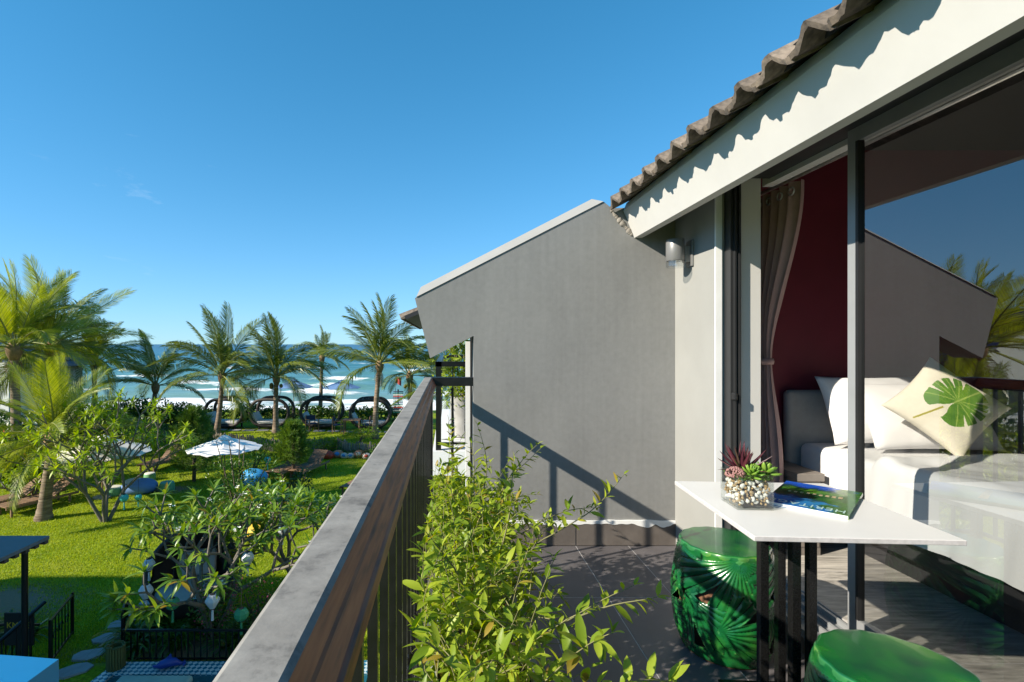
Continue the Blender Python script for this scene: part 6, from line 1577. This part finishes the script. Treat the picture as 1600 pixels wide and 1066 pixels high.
# ------------------------------------------------------------------ white picket fence and houses on the left
mat('picket_white', (.62, .64, .66), .7, .06, 8)
pk_ = thing('picket_fence', 'white wooden picket fence behind the frond palm', 'fence', (-19, 21.0, 0))
pb = MB(); pb.prism([(-.05, 0), (.05, 0), (.05, 1.85), (0, 1.93), (-.05, 1.85)], -.01, .01); pbm = pb.mesh('picket', 'picket_white')
for k in range(34):
    x = -22.4 + k * .17; link('picket', pbm, pk_, Vector((x, 20.9 + .006 * k, .05)) - pk_.location)
for z in (.4, 1.2):
    b_ = MB(); b_.add([(-22.5, 20.915, z), (-16.7, 21.11, z), (-16.7, 21.11, z + .08), (-22.5, 20.915, z + .08), (-22.5, 20.945, z), (-16.7, 21.14, z), (-16.7, 21.14, z + .08), (-22.5, 20.945, z + .08)], [(0,1,2,3), (4,7,6,5), (0,4,5,1), (3,2,6,7), (0,3,7,4), (1,5,6,2)]); b_.build('fence_rail', 'picket_white', pk_)
mat('blue_tile', (.07, .10, .16), .5, .2, 12, .3, rnd=.15); mat('house_white', (.68, .68, .67), .8, .05, 3, .1); mat('window_dark', (.015, .02, .025), .08, .1, 4)
hs = thing('tiled_house', 'white house with blue tiled gable roof beyond the left palms', 'house', (-19.6, 20.5, 0))
b_ = MB(); b_.prism([(-23.6, 0), (-16.6, 0), (-16.6, 4.25), (-20.1, 6.35), (-23.6, 4.25)], 18.6, 23.0); b_.build('wall', 'house_white', hs)
for sgn in (1, -1):
    rfm = MB(); xr = -20.1; ex = xr + sgn * 4.2
    rfm.prism([(xr, 6.48), (ex, 3.96), (ex, 4.08), (xr, 6.62)], 18.1, 23.5); ro = rfm.build('roof', 'blue_tile', hs)
    tb_ = MB(); nn = 8; vs = []
    for k in range(nn + 1):
        u = k / nn; hgt = .03 + .03 * math.cos(2 * math.pi * u)
        vs += [(0, u * .24, hgt), (.42, u * .24, hgt)]
    tb_.add(vs, [(2*k, 2*k+1, 2*k+3, 2*k+2) for k in range(nn)]); tme2 = tb_.mesh('roof_tile', 'blue_tile', 40, norm=False)
    pit = math.atan2(2.52, 4.2)
    for r_ in range(4):
        for k in range(22):
            q = 4.7 - r_ * .40
            o_ = link('roof_tile', tme2, ro, Vector((xr + sgn * q * math.cos(pit), 18.1 + k * .24, 6.62 - q * math.sin(pit) + .02)) - hs.location)
            o_.rotation_euler = (0, (pit if sgn < 0 else math.pi - pit) * (-1 if sgn < 0 else 1) + (0 if sgn < 0 else 0), 0) if sgn < 0 else (0, -(math.pi - pit) + math.pi * 2, 0)
            if sgn > 0: o_.rotation_euler = (0, pit, math.pi); o_.location = o_.location + Vector((0, .24, 0))
for (x, z) in ((-18.3, 2.6), (-21.9, 2.6), (-18.3, .9), (-21.9, .9)):
    b_ = MB(); b_.box((x - .6, 18.57, z - .5), (x + .6, 18.599, z + .7)); w_ = b_.build('window', 'window_dark', hs)
    b_ = MB(); b_.box((x - .68, 18.56, z - .58), (x + .68, 18.596, z - .501)); b_.box((x - .68, 18.56, z + .701), (x + .68, 18.596, z + .78)); b_.box((x - .03, 18.56, z - .5), (x + .03, 18.5695, z + .7)); b_.build('window_frame', 'picket_white', w_)
hs.location = (-19.6 - 2.1, 20.5 + 3.2, 0)
# taller hotel block out of view behind: it throws the long shadow across the near lawn
hb = thing('hotel_block', 'white hotel block beyond the pool deck', 'building', (-18, -1, 0))
b_ = MB(); b_.box((-21, -10, 0), (-14.2, 5.5, 7.0)); b_.build('wall', 'house_white', hb)
b_ = MB(); b_.box((-21.3, -10.3, 7.0005), (-13.9, 5.6, 7.25)); b_.build('roof', 'canopy_sheet', hb)
for fl in (1.4, 4.6):
    for k in range(5):
        y = -8.5 + k * 2.9; b_ = MB(); b_.box((-14.199, y, fl), (-14.17, y + 1.4, fl + 1.5)); w_ = b_.build('window', 'window_dark', hb)
        b_ = MB(); b_.box((-14.199, y - .08, fl - .08), (-14.15, y + 1.48, fl - .001)); b_.build('sill', 'picket_white', w_)

# ------------------------------------------------------------------ grass blades on the near lawn
N = 230000
u = np.random.rand(N); d = 7.6 + (27 - 7.6) * u ** 1.35
ta = np.random.uniform(-.90, -.05, N); X = ta * d; Y = d
def excl(X, Y):
    k = ~((X > -9.5) & (X < -5.97) & (Y < 7.5)) & ~((X > -5.95) & (Y < 8.0))
    for cx, cy, rx, ry in SOIL: k &= ~((((X - cx) / rx) ** 2 + ((Y - cy) / ry) ** 2) < .35 * (.5 + np.random.rand(len(X))))
    for (px, py, sx, sy) in [(116, 1050, .46, .27), (139, 1026, .47, .27), (166, 1000, .38, .26), (188, 977, .40, .27), (213, 957, .40, .26), (236, 941, .36, .26)]:
        g = G(px, py); c, s = math.cos(.5), math.sin(.5); k &= ~(((((X - g.x) * c + (Y - g.y) * s) / sx) ** 2 + ((-(X - g.x) * s + (Y - g.y) * c) / sy) ** 2) < .30)
    return k
k_ = excl(X, Y); X, Y = X[k_], Y[k_]; n_ = len(X)
Zb = np.array([gz(x, y) for x, y in zip(X, Y)]) - .004
hgt = np.random.uniform(.025, .060, n_) * (1 + .012 * (Y - 8)); az = np.random.uniform(0, 6.28, n_); wd = np.random.uniform(.004, .009, n_) * (1 + .03 * (Y - 8)); ln_ = np.random.uniform(.2, .9, n_) * hgt; la = np.random.uniform(0, 6.28, n_)
V = np.zeros((n_, 3, 3)); V[:, 0] = np.stack([X - wd * np.cos(az), Y - wd * np.sin(az), Zb], 1); V[:, 1] = np.stack([X + wd * np.cos(az), Y + wd * np.sin(az), Zb], 1); V[:, 2] = np.stack([X + ln_ * np.cos(la), Y + ln_ * np.sin(la), Zb + hgt], 1)
me = npmesh('grass', V.reshape(-1, 3), np.arange(3 * n_).reshape(-1, 3), 'grass_blade', np.random.rand(n_) * .6)
tag(link('grass', me), 'short green grass covering the garden lawn', 'grass', kind='stuff')
print('objects', len(bpy.data.objects), 'tris', sum(len(m.polygons) for m in bpy.data.meshes))
